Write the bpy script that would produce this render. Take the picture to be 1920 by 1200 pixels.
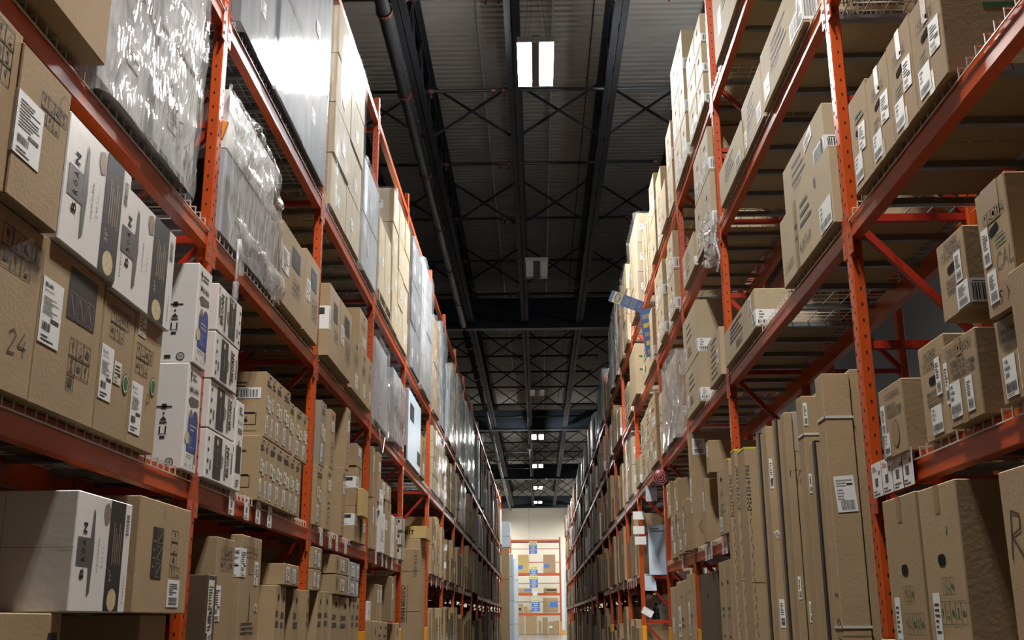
import bpy, math, random
from mathutils import Vector, Matrix
R = math.radians
scene = bpy.context.scene
for o in list(bpy.data.objects): bpy.data.objects.remove(o)
COL = scene.collection

# ------------------------------------------------------------ camera, world, exposure
cam = bpy.data.cameras.new('camera')
cam.sensor_width = 36.0
cam.lens = 2030.0 / 1920.0 * 36.0
cam.clip_start = 0.05
cam.clip_end = 300
camo = bpy.data.objects.new('camera', cam)
COL.objects.link(camo)
CR = (0.99970088, 0.02372796, -0.00592721)
CD = (-0.01205446, 0.26717687, -0.96357211)
CF = (-0.02127999, 0.96335534, 0.26738298)
camo.matrix_world = Matrix(((CR[0], -CD[0], -CF[0], 0.0), (CR[1], -CD[1], -CF[1], 0.0),
                            (CR[2], -CD[2], -CF[2], 1.0), (0, 0, 0, 1)))
scene.camera = camo
w = bpy.data.worlds.new('world')
scene.world = w
w.use_nodes = True
w.node_tree.nodes['Background'].inputs[0].default_value = (0.75, 0.87, 1.0, 1)
w.node_tree.nodes['Background'].inputs[1].default_value = 0.02
vs = scene.view_settings
vs.view_transform = 'Standard'
vs.look = 'None'
vs.gamma = 1.0
vs.use_curve_mapping = False
vs.exposure = 0.72
LAMP = 430.0          # radiance of the aisle lamps
LAMP_SIDE = 22.0     # lamps of the neighbouring aisles
scene.cycles.max_bounces = 6
scene.cycles.diffuse_bounces = 3
scene.cycles.caustics_reflective = False
scene.cycles.caustics_refractive = False
scene.cycles.transparent_max_bounces = 12
scene.cycles.sample_clamp_indirect = 4.0

# ------------------------------------------------------------ materials
def lin(c):
    c = c / 255.0
    return c / 12.92 if c <= 0.04045 else ((c + 0.055) / 1.055) ** 2.4
ALB = 0.6
def rgb(r, g, b): return (lin(r) * ALB, lin(g) * ALB, lin(b) * ALB, 1.0)
MATS = {}
def mat(name, col, rough=0.6, metal=0.0, spec=0.5, noise=0.0, nscale=8.0, bump=0.0, bscale=40.0, rnd=0.0, emit=None, coat=0.0, stretch=None):
    m = bpy.data.materials.new(name)
    m.use_nodes = True
    nt = m.node_tree
    p = nt.nodes['Principled BSDF']
    p.inputs['Base Color'].default_value = col
    p.inputs['Roughness'].default_value = rough
    p.inputs['Metallic'].default_value = metal
    p.inputs['Specular IOR Level'].default_value = spec
    if coat: p.inputs['Coat Weight'].default_value = coat; p.inputs['Coat Roughness'].default_value = 0.15
    src = None
    tc = nt.nodes.new('ShaderNodeTexCoord')
    vec = tc.outputs['Object']
    if stretch:
        mp = nt.nodes.new('ShaderNodeMapping'); mp.inputs['Scale'].default_value = stretch
        nt.links.new(vec, mp.inputs[0]); vec = mp.outputs[0]
    if noise or rnd:
        hsv = nt.nodes.new('ShaderNodeHueSaturation')
        hsv.inputs['Color'].default_value = col
        val = nt.nodes.new('ShaderNodeMath'); val.operation = 'ADD'
        if noise:
            nz = nt.nodes.new('ShaderNodeTexNoise'); nz.inputs['Scale'].default_value = nscale; nz.inputs['Detail'].default_value = 5
            nt.links.new(vec, nz.inputs['Vector'])
            mr = nt.nodes.new('ShaderNodeMapRange')
            mr.inputs[1].default_value = 0.3; mr.inputs[2].default_value = 0.7
            mr.inputs[3].default_value = 1 - noise; mr.inputs[4].default_value = 1 + noise
            nt.links.new(nz.outputs[0], mr.inputs[0]); nt.links.new(mr.outputs[0], val.inputs[0])
        else: val.inputs[0].default_value = 1.0
        if rnd:
            oi = nt.nodes.new('ShaderNodeObjectInfo')
            m2 = nt.nodes.new('ShaderNodeMapRange'); m2.inputs[3].default_value = -rnd; m2.inputs[4].default_value = rnd
            nt.links.new(oi.outputs['Random'], m2.inputs[0]); nt.links.new(m2.outputs[0], val.inputs[1])
        else: val.inputs[1].default_value = 0.0
        nt.links.new(val.outputs[0], hsv.inputs['Value'])
        nt.links.new(hsv.outputs[0], p.inputs['Base Color'])
    if bump:
        bz = nt.nodes.new('ShaderNodeTexNoise'); bz.inputs['Scale'].default_value = bscale; bz.inputs['Detail'].default_value = 4
        nt.links.new(vec, bz.inputs['Vector'])
        bp = nt.nodes.new('ShaderNodeBump'); bp.inputs['Strength'].default_value = bump; bp.inputs['Distance'].default_value = 0.01
        nt.links.new(bz.outputs[0], bp.inputs['Height']); nt.links.new(bp.outputs[0], p.inputs['Normal'])
    if emit:
        p.inputs['Emission Color'].default_value = emit[0]; p.inputs['Emission Strength'].default_value = emit[1]
    MATS[name] = m
    return m
mat('cardboard', rgb(183, 156, 119), 0.75, noise=0.07, nscale=5, bump=0.12, bscale=60, rnd=0.09, spec=0.25)
mat('cardboard_pale', rgb(198, 178, 144), 0.72, noise=0.05, nscale=5, bump=0.1, bscale=60, rnd=0.05, spec=0.25)
mat('cardboard_dark_or_shaded', rgb(96, 78, 58), 0.75, noise=0.08, nscale=5, bump=0.12, bscale=60, rnd=0.08, spec=0.25)  # dark brown cartons; also darkened to stand for shade in the rear rows
mat('cardboard_grey', rgb(164, 150, 130), 0.75, noise=0.07, nscale=5, bump=0.1, bscale=60, rnd=0.06, spec=0.25)
mat('cardboard_yellow', rgb(214, 184, 118), 0.7, noise=0.05, nscale=5, bump=0.1, bscale=60, spec=0.25)
mat('white_card', rgb(255, 252, 248), 0.35, noise=0.03, nscale=4, bump=0.08, bscale=30, rnd=0.03)
mat('blue_white_card', rgb(222, 240, 255), 0.4, noise=0.03, nscale=4, bump=0.08, bscale=30)
mat('grey_card', rgb(165, 168, 172), 0.55, noise=0.06, nscale=5, rnd=0.05)
mat('load_grey', rgb(188, 190, 194), 0.5, noise=0.16, nscale=3.0, rnd=0.08)
mat('load_mid', rgb(116, 121, 130), 0.6, spec=0.2, noise=0.2, nscale=3.0)
mat('load_dark', rgb(120, 124, 132), 0.5, noise=0.35, nscale=2.0, rnd=0.1)
mat('ink', rgb(38, 34, 30), 0.6)
mat('ink_brown', rgb(62, 48, 32), 0.7)
mat('marker', rgb(70, 56, 44), 0.6)
mat('green_ink', rgb(46, 100, 44), 0.65)
mat('charcoal_print', rgb(44, 39, 36), 0.55, spec=0.3, noise=0.15, nscale=14)
mat('grey_print', rgb(98, 96, 98), 0.4, noise=0.2, nscale=10)
mat('light_print', rgb(190, 188, 184), 0.5)
mat('blue_print', rgb(48, 72, 150), 0.4)
mat('cyan_print', rgb(110, 165, 215), 0.4)
mat('cream_print', rgb(222, 204, 160), 0.5, noise=0.25, nscale=60)
mat('tan_print', rgb(150, 128, 110), 0.5, noise=0.2, nscale=40)
mat('pink_print', rgb(214, 120, 140), 0.5)
mat('paper', rgb(255, 255, 252), 0.55, noise=0.02, nscale=6)
mat('paper_cream', rgb(248, 242, 220), 0.55, noise=0.02, nscale=6)
mat('paper_blue', rgb(222, 240, 255), 0.5)
mat('lime_paper', rgb(150, 235, 70), 0.5)
mat('yellow_paper', rgb(225, 220, 60), 0.5)
mat('tape', rgb(166, 134, 96), 0.45, spec=0.4, bump=0.05, bscale=30)
mat('strap', rgb(225, 222, 214), 0.4)
mat('dark_slot', rgb(22, 18, 15), 0.9, spec=0.1)
mat('orange_steel', rgb(214, 86, 26), 0.33, noise=0.10, nscale=3, bump=0.04, bscale=12, spec=0.55)
mat('orange_steel_shaded', rgb(186, 48, 26), 0.35, noise=0.08, nscale=3, bump=0.04, bscale=12, spec=0.5)  # the orange rack paint, darkened to put shade into braces and rear rails
mat('yellow_steel', rgb(255, 170, 30), 0.4, noise=0.06, nscale=6)
mat('galvanised', rgb(168, 172, 176), 0.35, metal=0.7, noise=0.12, nscale=20)
mat('wire', rgb(235, 230, 218), 0.35, metal=0.2)
mat('roof_deck', rgb(140, 136, 131), 0.55, noise=0.07, nscale=0.8, spec=0.4)
mat('joist_paint', rgb(34, 38, 44), 0.6, spec=0.2)
mat('girder_paint', rgb(40, 50, 60), 0.5, spec=0.4)
mat('pipe_black', rgb(34, 36, 40), 0.5, spec=0.25)
mat('clamp_red', rgb(92, 38, 34), 0.45)
mat('lamp_housing', rgb(205, 205, 205), 0.4)
mat('lamp_ridge', rgb(60, 60, 60), 0.6)
mat('lamp_off', rgb(190, 192, 196), 0.25, bump=0.3, bscale=60)
mat('lamp_on', (1, 1, 1, 1), 0.5, emit=((1.0, 0.975, 0.93, 1), LAMP))
mat('lamp_on_side', (1, 1, 1, 1), 0.5, emit=((0.86, 0.94, 1.0, 1), LAMP_SIDE))
mat('lamp_on_cross', (1, 1, 1, 1), 0.5, emit=((0.82, 0.93, 1.0, 1), 550.0))
mat('concrete', rgb(100, 94, 85), 0.22, noise=0.06, nscale=1.5, bump=0.02, bscale=8)
mat('wall_paint', rgb(214, 208, 190), 0.7, noise=0.04, nscale=0.6)
mat('wall_grey', rgb(176, 176, 174), 0.7, noise=0.04, nscale=0.6)
mat('pallet_wood', rgb(176, 142, 98), 0.8, noise=0.2, nscale=9, stretch=(1, 8, 8), rnd=0.08)
mat('orange_tag', rgb(240, 150, 30), 0.5)
mat('sign_blue', rgb(70, 122, 208), 0.4)
mat('sign_yellow', rgb(252, 242, 130), 0.4)
mat('red_plastic', rgb(170, 30, 52), 0.35)

def film_material(name, fac0, fac1, scale, bumpst, base, rough=0.1, detail=10, spec=1.0):
    # clear stretch film: part seen through, part glossy, with pulled diagonal creases
    m = bpy.data.materials.new(name); m.use_nodes = True
    nt = m.node_tree; N = nt.nodes; Lk = nt.links
    p = N['Principled BSDF']; out = N['Material Output']
    p.inputs['Base Color'].default_value = (base, base, base * .98, 1); p.inputs['Roughness'].default_value = rough
    p.inputs['Specular IOR Level'].default_value = spec; p.inputs['IOR'].default_value = 1.7 if spec > .5 else 1.45
    tc = N.new('ShaderNodeTexCoord'); mp = N.new('ShaderNodeMapping')
    mp.inputs['Scale'].default_value = scale; mp.inputs['Rotation'].default_value = (0, R(38), 0)
    Lk.new(tc.outputs['Object'], mp.inputs[0])
    nz = N.new('ShaderNodeTexNoise'); nz.inputs['Scale'].default_value = 3.0; nz.inputs['Detail'].default_value = detail; nz.inputs['Roughness'].default_value = 0.72
    nz.noise_type = 'RIDGED_MULTIFRACTAL' if bumpst > .5 else 'FBM'
    Lk.new(mp.outputs[0], nz.inputs['Vector'])
    n2 = N.new('ShaderNodeTexNoise'); n2.inputs['Scale'].default_value = 2.2; n2.inputs['Detail'].default_value = 6
    Lk.new(mp.outputs[0], n2.inputs['Vector'])
    mr = N.new('ShaderNodeMapRange'); mr.inputs[1].default_value = 0.35; mr.inputs[2].default_value = 0.68
    mr.inputs[3].default_value = fac0; mr.inputs[4].default_value = fac1
    Lk.new(n2.outputs[0], mr.inputs[0])
    bp = N.new('ShaderNodeBump'); bp.inputs['Strength'].default_value = bumpst; bp.inputs['Distance'].default_value = 0.02
    Lk.new(nz.outputs[0], bp.inputs['Height']); Lk.new(bp.outputs[0], p.inputs['Normal'])
    tr = N.new('ShaderNodeBsdfTransparent'); mx = N.new('ShaderNodeMixShader')
    Lk.new(mr.outputs[0], mx.inputs[0]); Lk.new(tr.outputs[0], mx.inputs[1]); Lk.new(p.outputs[0], mx.inputs[2])
    Lk.new(mx.outputs[0], out.inputs['Surface'])
    MATS[name] = m
film_material('film', 0.10, 0.45, (6, 6, 1.6), 0.4, 0.5, 0.14, 6)
film_material('film_clear', 0.04, 0.2, (6, 6, 1.6), 0.35, 0.5, 0.12, 6)
film_material('film_smooth', 0.10, 0.32, (5, 5, 1.0), 0.10, 0.25, 0.10, 5, 0.4)
film_material('film_dense', 0.2, 0.75, (13, 13, 2.4), 1.0, 0.55, 0.07)

# ------------------------------------------------------------ mesh helper
class MB:
    def __init__(s): s.v = []; s.f = []; s.m = []; s.mats = []; s.smooth = False
    def mi(s, m):
        if m not in s.mats: s.mats.append(m)
        return s.mats.index(m)
    def add(s, vs, fs, m):
        k = len(s.v); i = s.mi(m)
        s.v += [tuple(q) for q in vs]
        for f in fs: s.f.append(tuple(k + a for a in f)); s.m.append(i)
    def box(s, x0, x1, y0, y1, z0, z1, m):
        s.add([(x0, y0, z0), (x1, y0, z0), (x1, y1, z0), (x0, y1, z0), (x0, y0, z1), (x1, y0, z1), (x1, y1, z1), (x0, y1, z1)],
              [(0, 3, 2, 1), (4, 5, 6, 7), (0, 1, 5, 4), (1, 2, 6, 5), (2, 3, 7, 6), (3, 0, 4, 7)], m)
    def bevbox(s, x0, x1, y0, y1, z0, z1, b, m, jit=0.0, rng=None):
        # box with chamfered edges, 24 corners
        X = (x0, x1); Y = (y0, y1); Z = (z0, z1); vs = []; idx = {}
        for i in (0, 1):
            for j in (0, 1):
                for k in (0, 1):
                    c = Vector((X[i], Y[j], Z[k]))
                    if jit: c += Vector((rng.uniform(-jit, jit), rng.uniform(-jit, jit), rng.uniform(-jit, 0) if k else 0))
                    d = (b if i == 0 else -b, b if j == 0 else -b, b if k == 0 else -b)
                    for a in range(3):
                        q = c.copy()
                        for t in range(3):
                            if t != a: q[t] += d[t]
                        idx[(i, j, k, a)] = len(vs); vs.append(q)
        fs = []
        for a in range(3):
            o1, o2 = [(1, 2), (0, 2), (0, 1)][a]
            for side in (0, 1):
                q = []
                for (p1, p2) in ((0, 0), (1, 0), (1, 1), (0, 1)):
                    key = [0, 0, 0]; key[a] = side; key[o1] = p1; key[o2] = p2
                    q.append(idx[(key[0], key[1], key[2], a)])
                fs.append(tuple(q) if (side == 1) != (a == 1) else tuple(reversed(q)))
            for p1 in (0, 1):
                for p2 in (0, 1):
                    key = [0, 0, 0]; key[o1] = p1; key[o2] = p2
                    k0 = list(key); k1 = list(key); k0[a] = 0; k1[a] = 1
                    fs.append((idx[(*k0, o1)], idx[(*k1, o1)], idx[(*k1, o2)], idx[(*k0, o2)]))
        for i in (0, 1):
            for j in (0, 1):
                for k in (0, 1): fs.append(tuple(idx[(i, j, k, a)] for a in range(3)))
        s.add(vs, fs, m)
    def bar(s, p, q, w, h, m, up=(0, 0, 1)):
        p = Vector(p); q = Vector(q); d = (q - p).normalized(); u = Vector(up)
        if abs(d.dot(u)) > 0.98: u = Vector((1, 0, 0))
        a = d.cross(u).normalized() * (w / 2); b2 = a.cross(d).normalized() * (h / 2)
        vs = [p - a - b2, p + a - b2, p + a + b2, p - a + b2, q - a - b2, q + a - b2, q + a + b2, q - a + b2]
        s.add(vs, [(0, 3, 2, 1), (4, 5, 6, 7), (0, 1, 5, 4), (1, 2, 6, 5), (2, 3, 7, 6), (3, 0, 4, 7)], m)
    def tube(s, pts, r, n, m, caps=True):
        rings = []
        pts = [Vector(q) for q in pts]
        for i, c in enumerate(pts):
            d = (pts[min(i + 1, len(pts) - 1)] - pts[max(i - 1, 0)]).normalized()
            u = Vector((0, 0, 1)) if abs(d.z) < 0.9 else Vector((1, 0, 0))
            a = d.cross(u).normalized(); b2 = a.cross(d)
            rings.append([c + (a * math.cos(t * 2 * math.pi / n) + b2 * math.sin(t * 2 * math.pi / n)) * r for t in range(n)])
        vs = [v for ring in rings for v in ring]
        fs = [(i * n + t, i * n + (t + 1) % n, (i + 1) * n + (t + 1) % n, (i + 1) * n + t) for i in range(len(pts) - 1) for t in range(n)]
        if caps: fs += [tuple(reversed(range(n))), tuple((len(pts) - 1) * n + t for t in range(n))]
        s.add(vs, fs, m)
    def mesh(s, name):
        me = bpy.data.meshes.new(name)
        me.from_pydata(s.v, [], s.f)
        for k in s.mats: me.materials.append(MATS[k])
        me.polygons.foreach_set('material_index', s.m)
        if s.smooth: me.polygons.foreach_set('use_smooth', [True] * len(s.f))
        me.update()
        return me
    def build(s, name, parent=None, loc=None):
        return ob(name, s.mesh(name), parent, loc)
def ob(name, me, parent=None, loc=None, rot=None):
    o = bpy.data.objects.new(name, me); COL.objects.link(o)
    if parent is not None: o.parent = parent
    if loc: o.location = loc
    if rot: o.rotation_euler = rot
    return o
def tag(o, label, cat, group=None):
    o['label'] = label; o['category'] = cat
    if group: o['group'] = group
    return o
def thing(name, label, cat, loc=(0, 0, 0), rz=0, group=None):
    o = bpy.data.objects.new(name, None); COL.objects.link(o)
    o.location = loc; o.rotation_euler = (0, 0, rz); o.empty_display_size = 0.1
    return tag(o, label, cat, group)
def structure(o): o['kind'] = 'structure'; return o
def stuff(o): o['kind'] = 'stuff'; return o

# ------------------------------------------------------------ lettering
GLY = {}
def glyphs(txt):
    if txt not in GLY:
        c = bpy.data.curves.new('t', 'FONT'); c.body = txt; c.resolution_u = 1
        o = bpy.data.objects.new('t', c); me = bpy.data.meshes.new_from_object(o)
        vs = [tuple(v.co) for v in me.vertices]; fs = [tuple(p.vertices) for p in me.polygons]
        bpy.data.objects.remove(o); bpy.data.curves.remove(c); bpy.data.meshes.remove(me)
        x0 = min([v[0] for v in vs] or [0]); x1 = max([v[0] for v in vs] or [0])
        GLY[txt] = (vs, fs, x0, x1)
    return GLY[txt]
STROKES = {'2': [[(0, .8), (.3, 1), (.6, .8), (.1, 0), (.7, .05)]], '4': [[(.4, 1), (0, .4), (.7, .4)], [(.5, .7), (.5, 0)]],
           'C': [[(.7, .85), (.4, 1), (.05, .6), (.1, .15), (.4, 0), (.7, .15)]], 'A': [[(0, 0), (.35, 1), (.7, 0)], [(.15, .4), (.55, .4)]],
           'L': [[(.1, 1), (.05, 0), (.6, .05)]], 'R': [[(.05, 0), (.1, 1), (.5, .9), (.5, .6), (.1, .5), (.65, 0)]],
           'J': [[(.5, 1), (.5, .2), (.25, 0), (0, .2)]], 'X': [[(0, 0), (.6, 1)], [(0, 1), (.6, 0)]], 'W': [[(0, 1), (.2, 0), (.4, .7), (.6, 0), (.8, 1)]],
           '0': [[(.3, 1), (.05, .5), (.3, 0), (.6, .5), (.3, 1)]], '8': [[(.5, .9), (.1, .75), (.6, .25), (.3, 0), (.05, .25), (.55, .75), (.3, 1)]],
           'F': [[(.05, 0), (.1, 1), (.6, 1)], [(.08, .5), (.5, .5)]], 'H': [[(0, 0), (.05, 1)], [(.55, 0), (.6, 1)], [(0, .5), (.6, .5)]],
           'P': [[(.05, 0), (.1, 1), (.55, .85), (.5, .55), (.1, .5)]], 'S': [[(.6, .9), (.2, 1), (.1, .7), (.5, .4), (.5, .1), (.1, 0)]],
           'E': [[(.55, 1), (.1, 1), (.05, 0), (.55, 0)], [(.1, .5), (.45, .5)]], 'I': [[(.2, 1), (.2, 0)]], '3': [[(.1, 1), (.55, .8), (.2, .55), (.55, .25), (.1, 0)]],
           'O': [[(.3, 1), (.0, .5), (.3, 0), (.65, .5), (.3, 1)]], 'T': [[(0, 1), (.6, 1)], [(.3, 1), (.3, 0)]], 'N': [[(0, 0), (.05, 1), (.55, 0), (.6, 1)]],
           'M': [[(0, 0), (.1, 1), (.35, .3), (.6, 1), (.7, 0)]], 'K': [[(.05, 1), (.05, 0)], [(.55, 1), (.05, .5), (.6, 0)]], 'Z': [[(0, 1), (.6, 1), (0, 0), (.6, 0)]]}
class Print(MB):
    """Flat print in the plane u,v of a face; lift keeps it just proud of the card."""
    L = 0.0014
    def rect(s, u0, v0, u1, v1, m='ink', l=0): z = s.L + l; s.add([(u0, v0, z), (u1, v0, z), (u1, v1, z), (u0, v1, z)], [(0, 1, 2, 3)], m)
    def poly(s, pts, m='ink', l=0): s.add([(a, b, s.L + l) for a, b in pts], [tuple(range(len(pts)))], m)
    def disc(s, u, v, r, m='ink', l=0, n=14, ry=None): s.poly([(u + r * math.cos(t * 2 * math.pi / n), v + (ry or r) * math.sin(t * 2 * math.pi / n)) for t in range(n)], m, l)
    def line(s, a, b, t, m='ink', l=0):
        a = Vector(a); b = Vector(b); d = b - a
        if d.length < 1e-6: return
        n = Vector((-d.y, d.x)).normalized() * t / 2
        s.poly([tuple(a - n), tuple(b - n), tuple(b + n), tuple(a + n)], m, l)
    def frame(s, u0, v0, u1, v1, t, m='ink', l=0):
        s.rect(u0, v0, u1, v0 + t, m, l); s.rect(u0, v1 - t, u1, v1, m, l); s.rect(u0, v0, u0 + t, v1, m, l); s.rect(u1 - t, v0, u1, v1, m, l)
    def text(s, txt, u, v, h, m='ink', rot=0, l=0.0004, w=None, bold=0):
        vs, fs, x0, x1 = glyphs(txt); k = h / 0.7
        kx = k if w is None else w / max(x1 - x0, 1e-3)
        ca, sa = math.cos(R(rot)), math.sin(R(rot))
        for off in ([0] if not bold else [-bold, bold]):
            q = [((a - x0) * kx + off, b * k) for a, b, c in vs]
            s.add([(u + a * ca - b * sa, v + a * sa + b * ca, s.L + l) for a, b in q], fs, m)
    def hand(s, txt, u, v, h, t, m='marker', rot=0, gap=.85):
        ca, sa = math.cos(R(rot)), math.sin(R(rot)); x = 0
        for ch in txt:
            for st in STROKES.get(ch, []):
                p = [((x + a + .12 * b) * h, b * h) for a, b in st]
                p = [(u + a * ca - b * sa, v + a * sa + b * ca) for a, b in p]
                for a, b in zip(p, p[1:]): s.line(a, b, t, m)
            x += gap
    def bars(s, u0, v0, u1, v1, rng, m='ink', horiz=False, l=0.0004):
        t = u0 if not horiz else v0; e = u1 if not horiz else v1; n = 0; step = (e - t) / 22
        while t < e - step and n < 40:
            wd = step * rng.choice((.4, .7, 1.0))
            if horiz: s.rect(u0, t, u1, t + wd, m, l)
            else: s.rect(t, v0, t + wd, v1, m, l)
            t += wd + step * rng.choice((.4, .6, .9)); n += 1
    def lines(s, u0, v0, u1, v1, n, rng, m='ink', l=0.0004, k=.4):
        for i in range(n):
            a = v1 - (i + 1) * (v1 - v0) / n
            s.rect(u0, a, u0 + (u1 - u0) * rng.uniform(.45, 1), a + (v1 - v0) / n * k, m, l)
    def icons(s, u0, v0, cw, ch, cols, rows, m='ink_brown', skip=0, t=.003):
        n = 0
        for r in range(rows):
            for c in range(cols):
                n += 1
                if n > cols * rows - skip: return
                x = u0 + c * cw; y = v0 + (rows - 1 - r) * ch
                s.frame(x, y, x + cw, y + ch, t, m)
                cx, cy, q = x + cw / 2, y + ch / 2, min(cw, ch)
                k = (r * cols + c) % 5
                if k == 0: s.poly([(cx - .14 * q, cy + .32 * q), (cx + .14 * q, cy + .32 * q), (cx + .1 * q, cy), (cx, cy - .08 * q), (cx - .1 * q, cy)], m); s.rect(cx - .02 * q, cy - .3 * q, cx + .02 * q, cy, m); s.rect(cx - .1 * q, cy - .33 * q, cx + .1 * q, cy - .28 * q, m)
                elif k == 1: s.line((cx - .25 * q, cy - .25 * q), (cx, cy + .25 * q), .05 * q, m); s.line((cx, cy + .25 * q), (cx + .3 * q, cy + .05 * q), .04 * q, m); s.rect(cx - .1 * q, cy - .35 * q, cx + .25 * q, cy - .2 * q, m)
                elif k == 2: s.poly([(cx - .3 * q, cy - .1 * q), (cx + .25 * q, cy - .3 * q), (cx + .32 * q, cy + .1 * q), (cx - .1 * q, cy + .3 * q)], m)
                elif k == 3: s.poly([(cx - .2 * q, cy - .35 * q), (cx + .2 * q, cy - .35 * q), (cx + .05 * q, cy), (cx + .2 * q, cy + .35 * q), (cx - .2 * q, cy + .35 * q), (cx - .05 * q, cy)], m)
                else: s.rect(cx - .25 * q, cy - .2 * q, cx + .25 * q, cy + .12 * q, m); s.line((cx - .2 * q, cy + .3 * q), (cx + .2 * q, cy + .2 * q), .05 * q, m)
    def arrows(s, u, v, h, m='ink_brown'):
        s.rect(u - .22 * h, v + .86 * h, u + .22 * h, v + .9 * h, m); s.rect(u - .07 * h, v + .82 * h, u + .07 * h, v + .96 * h, m)
        s.disc(u, v + .7 * h, .03 * h, m); s.poly([(u - .1 * h, v + .5 * h), (u + .1 * h, v + .5 * h), (u, v + .62 * h)], m); s.rect(u - .1 * h, v + .42 * h, u + .1 * h, v + .46 * h, m)
        s.rect(u - .1 * h, v + .15 * h, u - .06 * h, v + .34 * h, m); s.rect(u + .06 * h, v + .15 * h, u + .1 * h, v + .34 * h, m); s.rect(u - .12 * h, v + .12 * h, u + .12 * h, v + .14 * h, m)
        s.rect(u - .07 * h, v, u + .07 * h, v + .07 * h, m)
# ------------------------------------------------------------ cartons
LABELS = {}
def label_mesh(w, h, kind, var):
    key = (round(w, 2), round(h, 2), kind, var)
    if key in LABELS: return LABELS[key]
    p = Print(); rng = random.Random(hash(key[:2]) % 999 + var)
    p.box(0, w, 0, h, 0, 0.001, 'paper_cream' if kind == 'cream' else 'paper')
    heads = {'broan': [('BROAN', .11, 1), ('EWS1306BLS', .07, 0)], 'best': [('best', .13, 0), ('CP34I369SB', .06, 0)],
             'bestw': [('best', .1, 0), ('WCB3I36BLSB', .06, 0)], 'blsb': [('best', .1, 0), ('BEBLSB', .09, 0)],
             'ewf': [('EWF13045S', .2, 1)], 'uvl': [('UVL', .16, 1), ('5430', .16, 1), ('JSS', .16, 1)], 'wvw': [('WVW', .16, 1), ('53UC', .16, 1), ('0LS', .16, 1)],
             'kvwb': [('KVWB', .15, 1), ('400', .15, 1), ('DSS', .15, 1)]}
    y = h * .95
    for t, k, b in heads.get(kind, []):
        y -= h * k * .8 * (1 if h > w * .8 else 1.1)
        th = h * k * .62
        p.text(t, w * .1, y, th, 'ink', w=min(w * .8, th * .75 * len(t)), bold=.0012 if b else 0)
        y -= h * k * .2
    if kind in ('uvl', 'wvw', 'kvwb'):
        p.bars(w * .06, h * .12, w * .94, h * .36, rng); p.lines(w * .1, h * .03, w * .7, h * .1, 2, rng)
    elif kind == 'bar':
        p.bars(w * .08, h * .1, w * .92, h * .8, rng); p.lines(w * .1, h * .84, w * .9, h * .94, 1, rng)
    elif kind == 'vbar':
        p.bars(w * .15, h * .08, w * .85, h * .35, rng, horiz=True); p.lines(w * .15, h * .45, w * .85, h * .9, 6, rng)
    elif kind == 'big':
        p.lines(w * .08, h * .72, w * .9, h * .94, 3, rng, 'light_print'); p.rect(w * .6, h * .74, w * .9, h * .79, 'ink', .0004); p.lines(w * .08, h * .35, w * .6, h * .68, 4, rng, 'light_print'); p.bars(w * .2, h * .06, w * .92, h * .32, rng)
    elif kind == 'wrap':
        p.rect(w * .48, h * .62, w * .86, h * .92, 'ink', .0004); p.lines(w * .06, h * .62, w * .4, h * .9, 2, rng); p.lines(w * .06, h * .1, w * .8, h * .4, 2, rng, 'ink', k=.25)
    else:
        nl = max(3, int(h / .022)); p.lines(w * .1, h * .45, w * .9, y - h * .04, min(nl, 9), rng, 'ink', k=.35)
        p.rect(w * .5, h * .36, w * .9, h * .42, 'ink', .0004); p.bars(w * .12, h * .2, w * .55, h * .33, rng); p.lines(w * .12, h * .05, w * .8, h * .16, 2, rng)
    LABELS[key] = p.mesh('shipping_label')
    return LABELS[key]

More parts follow.
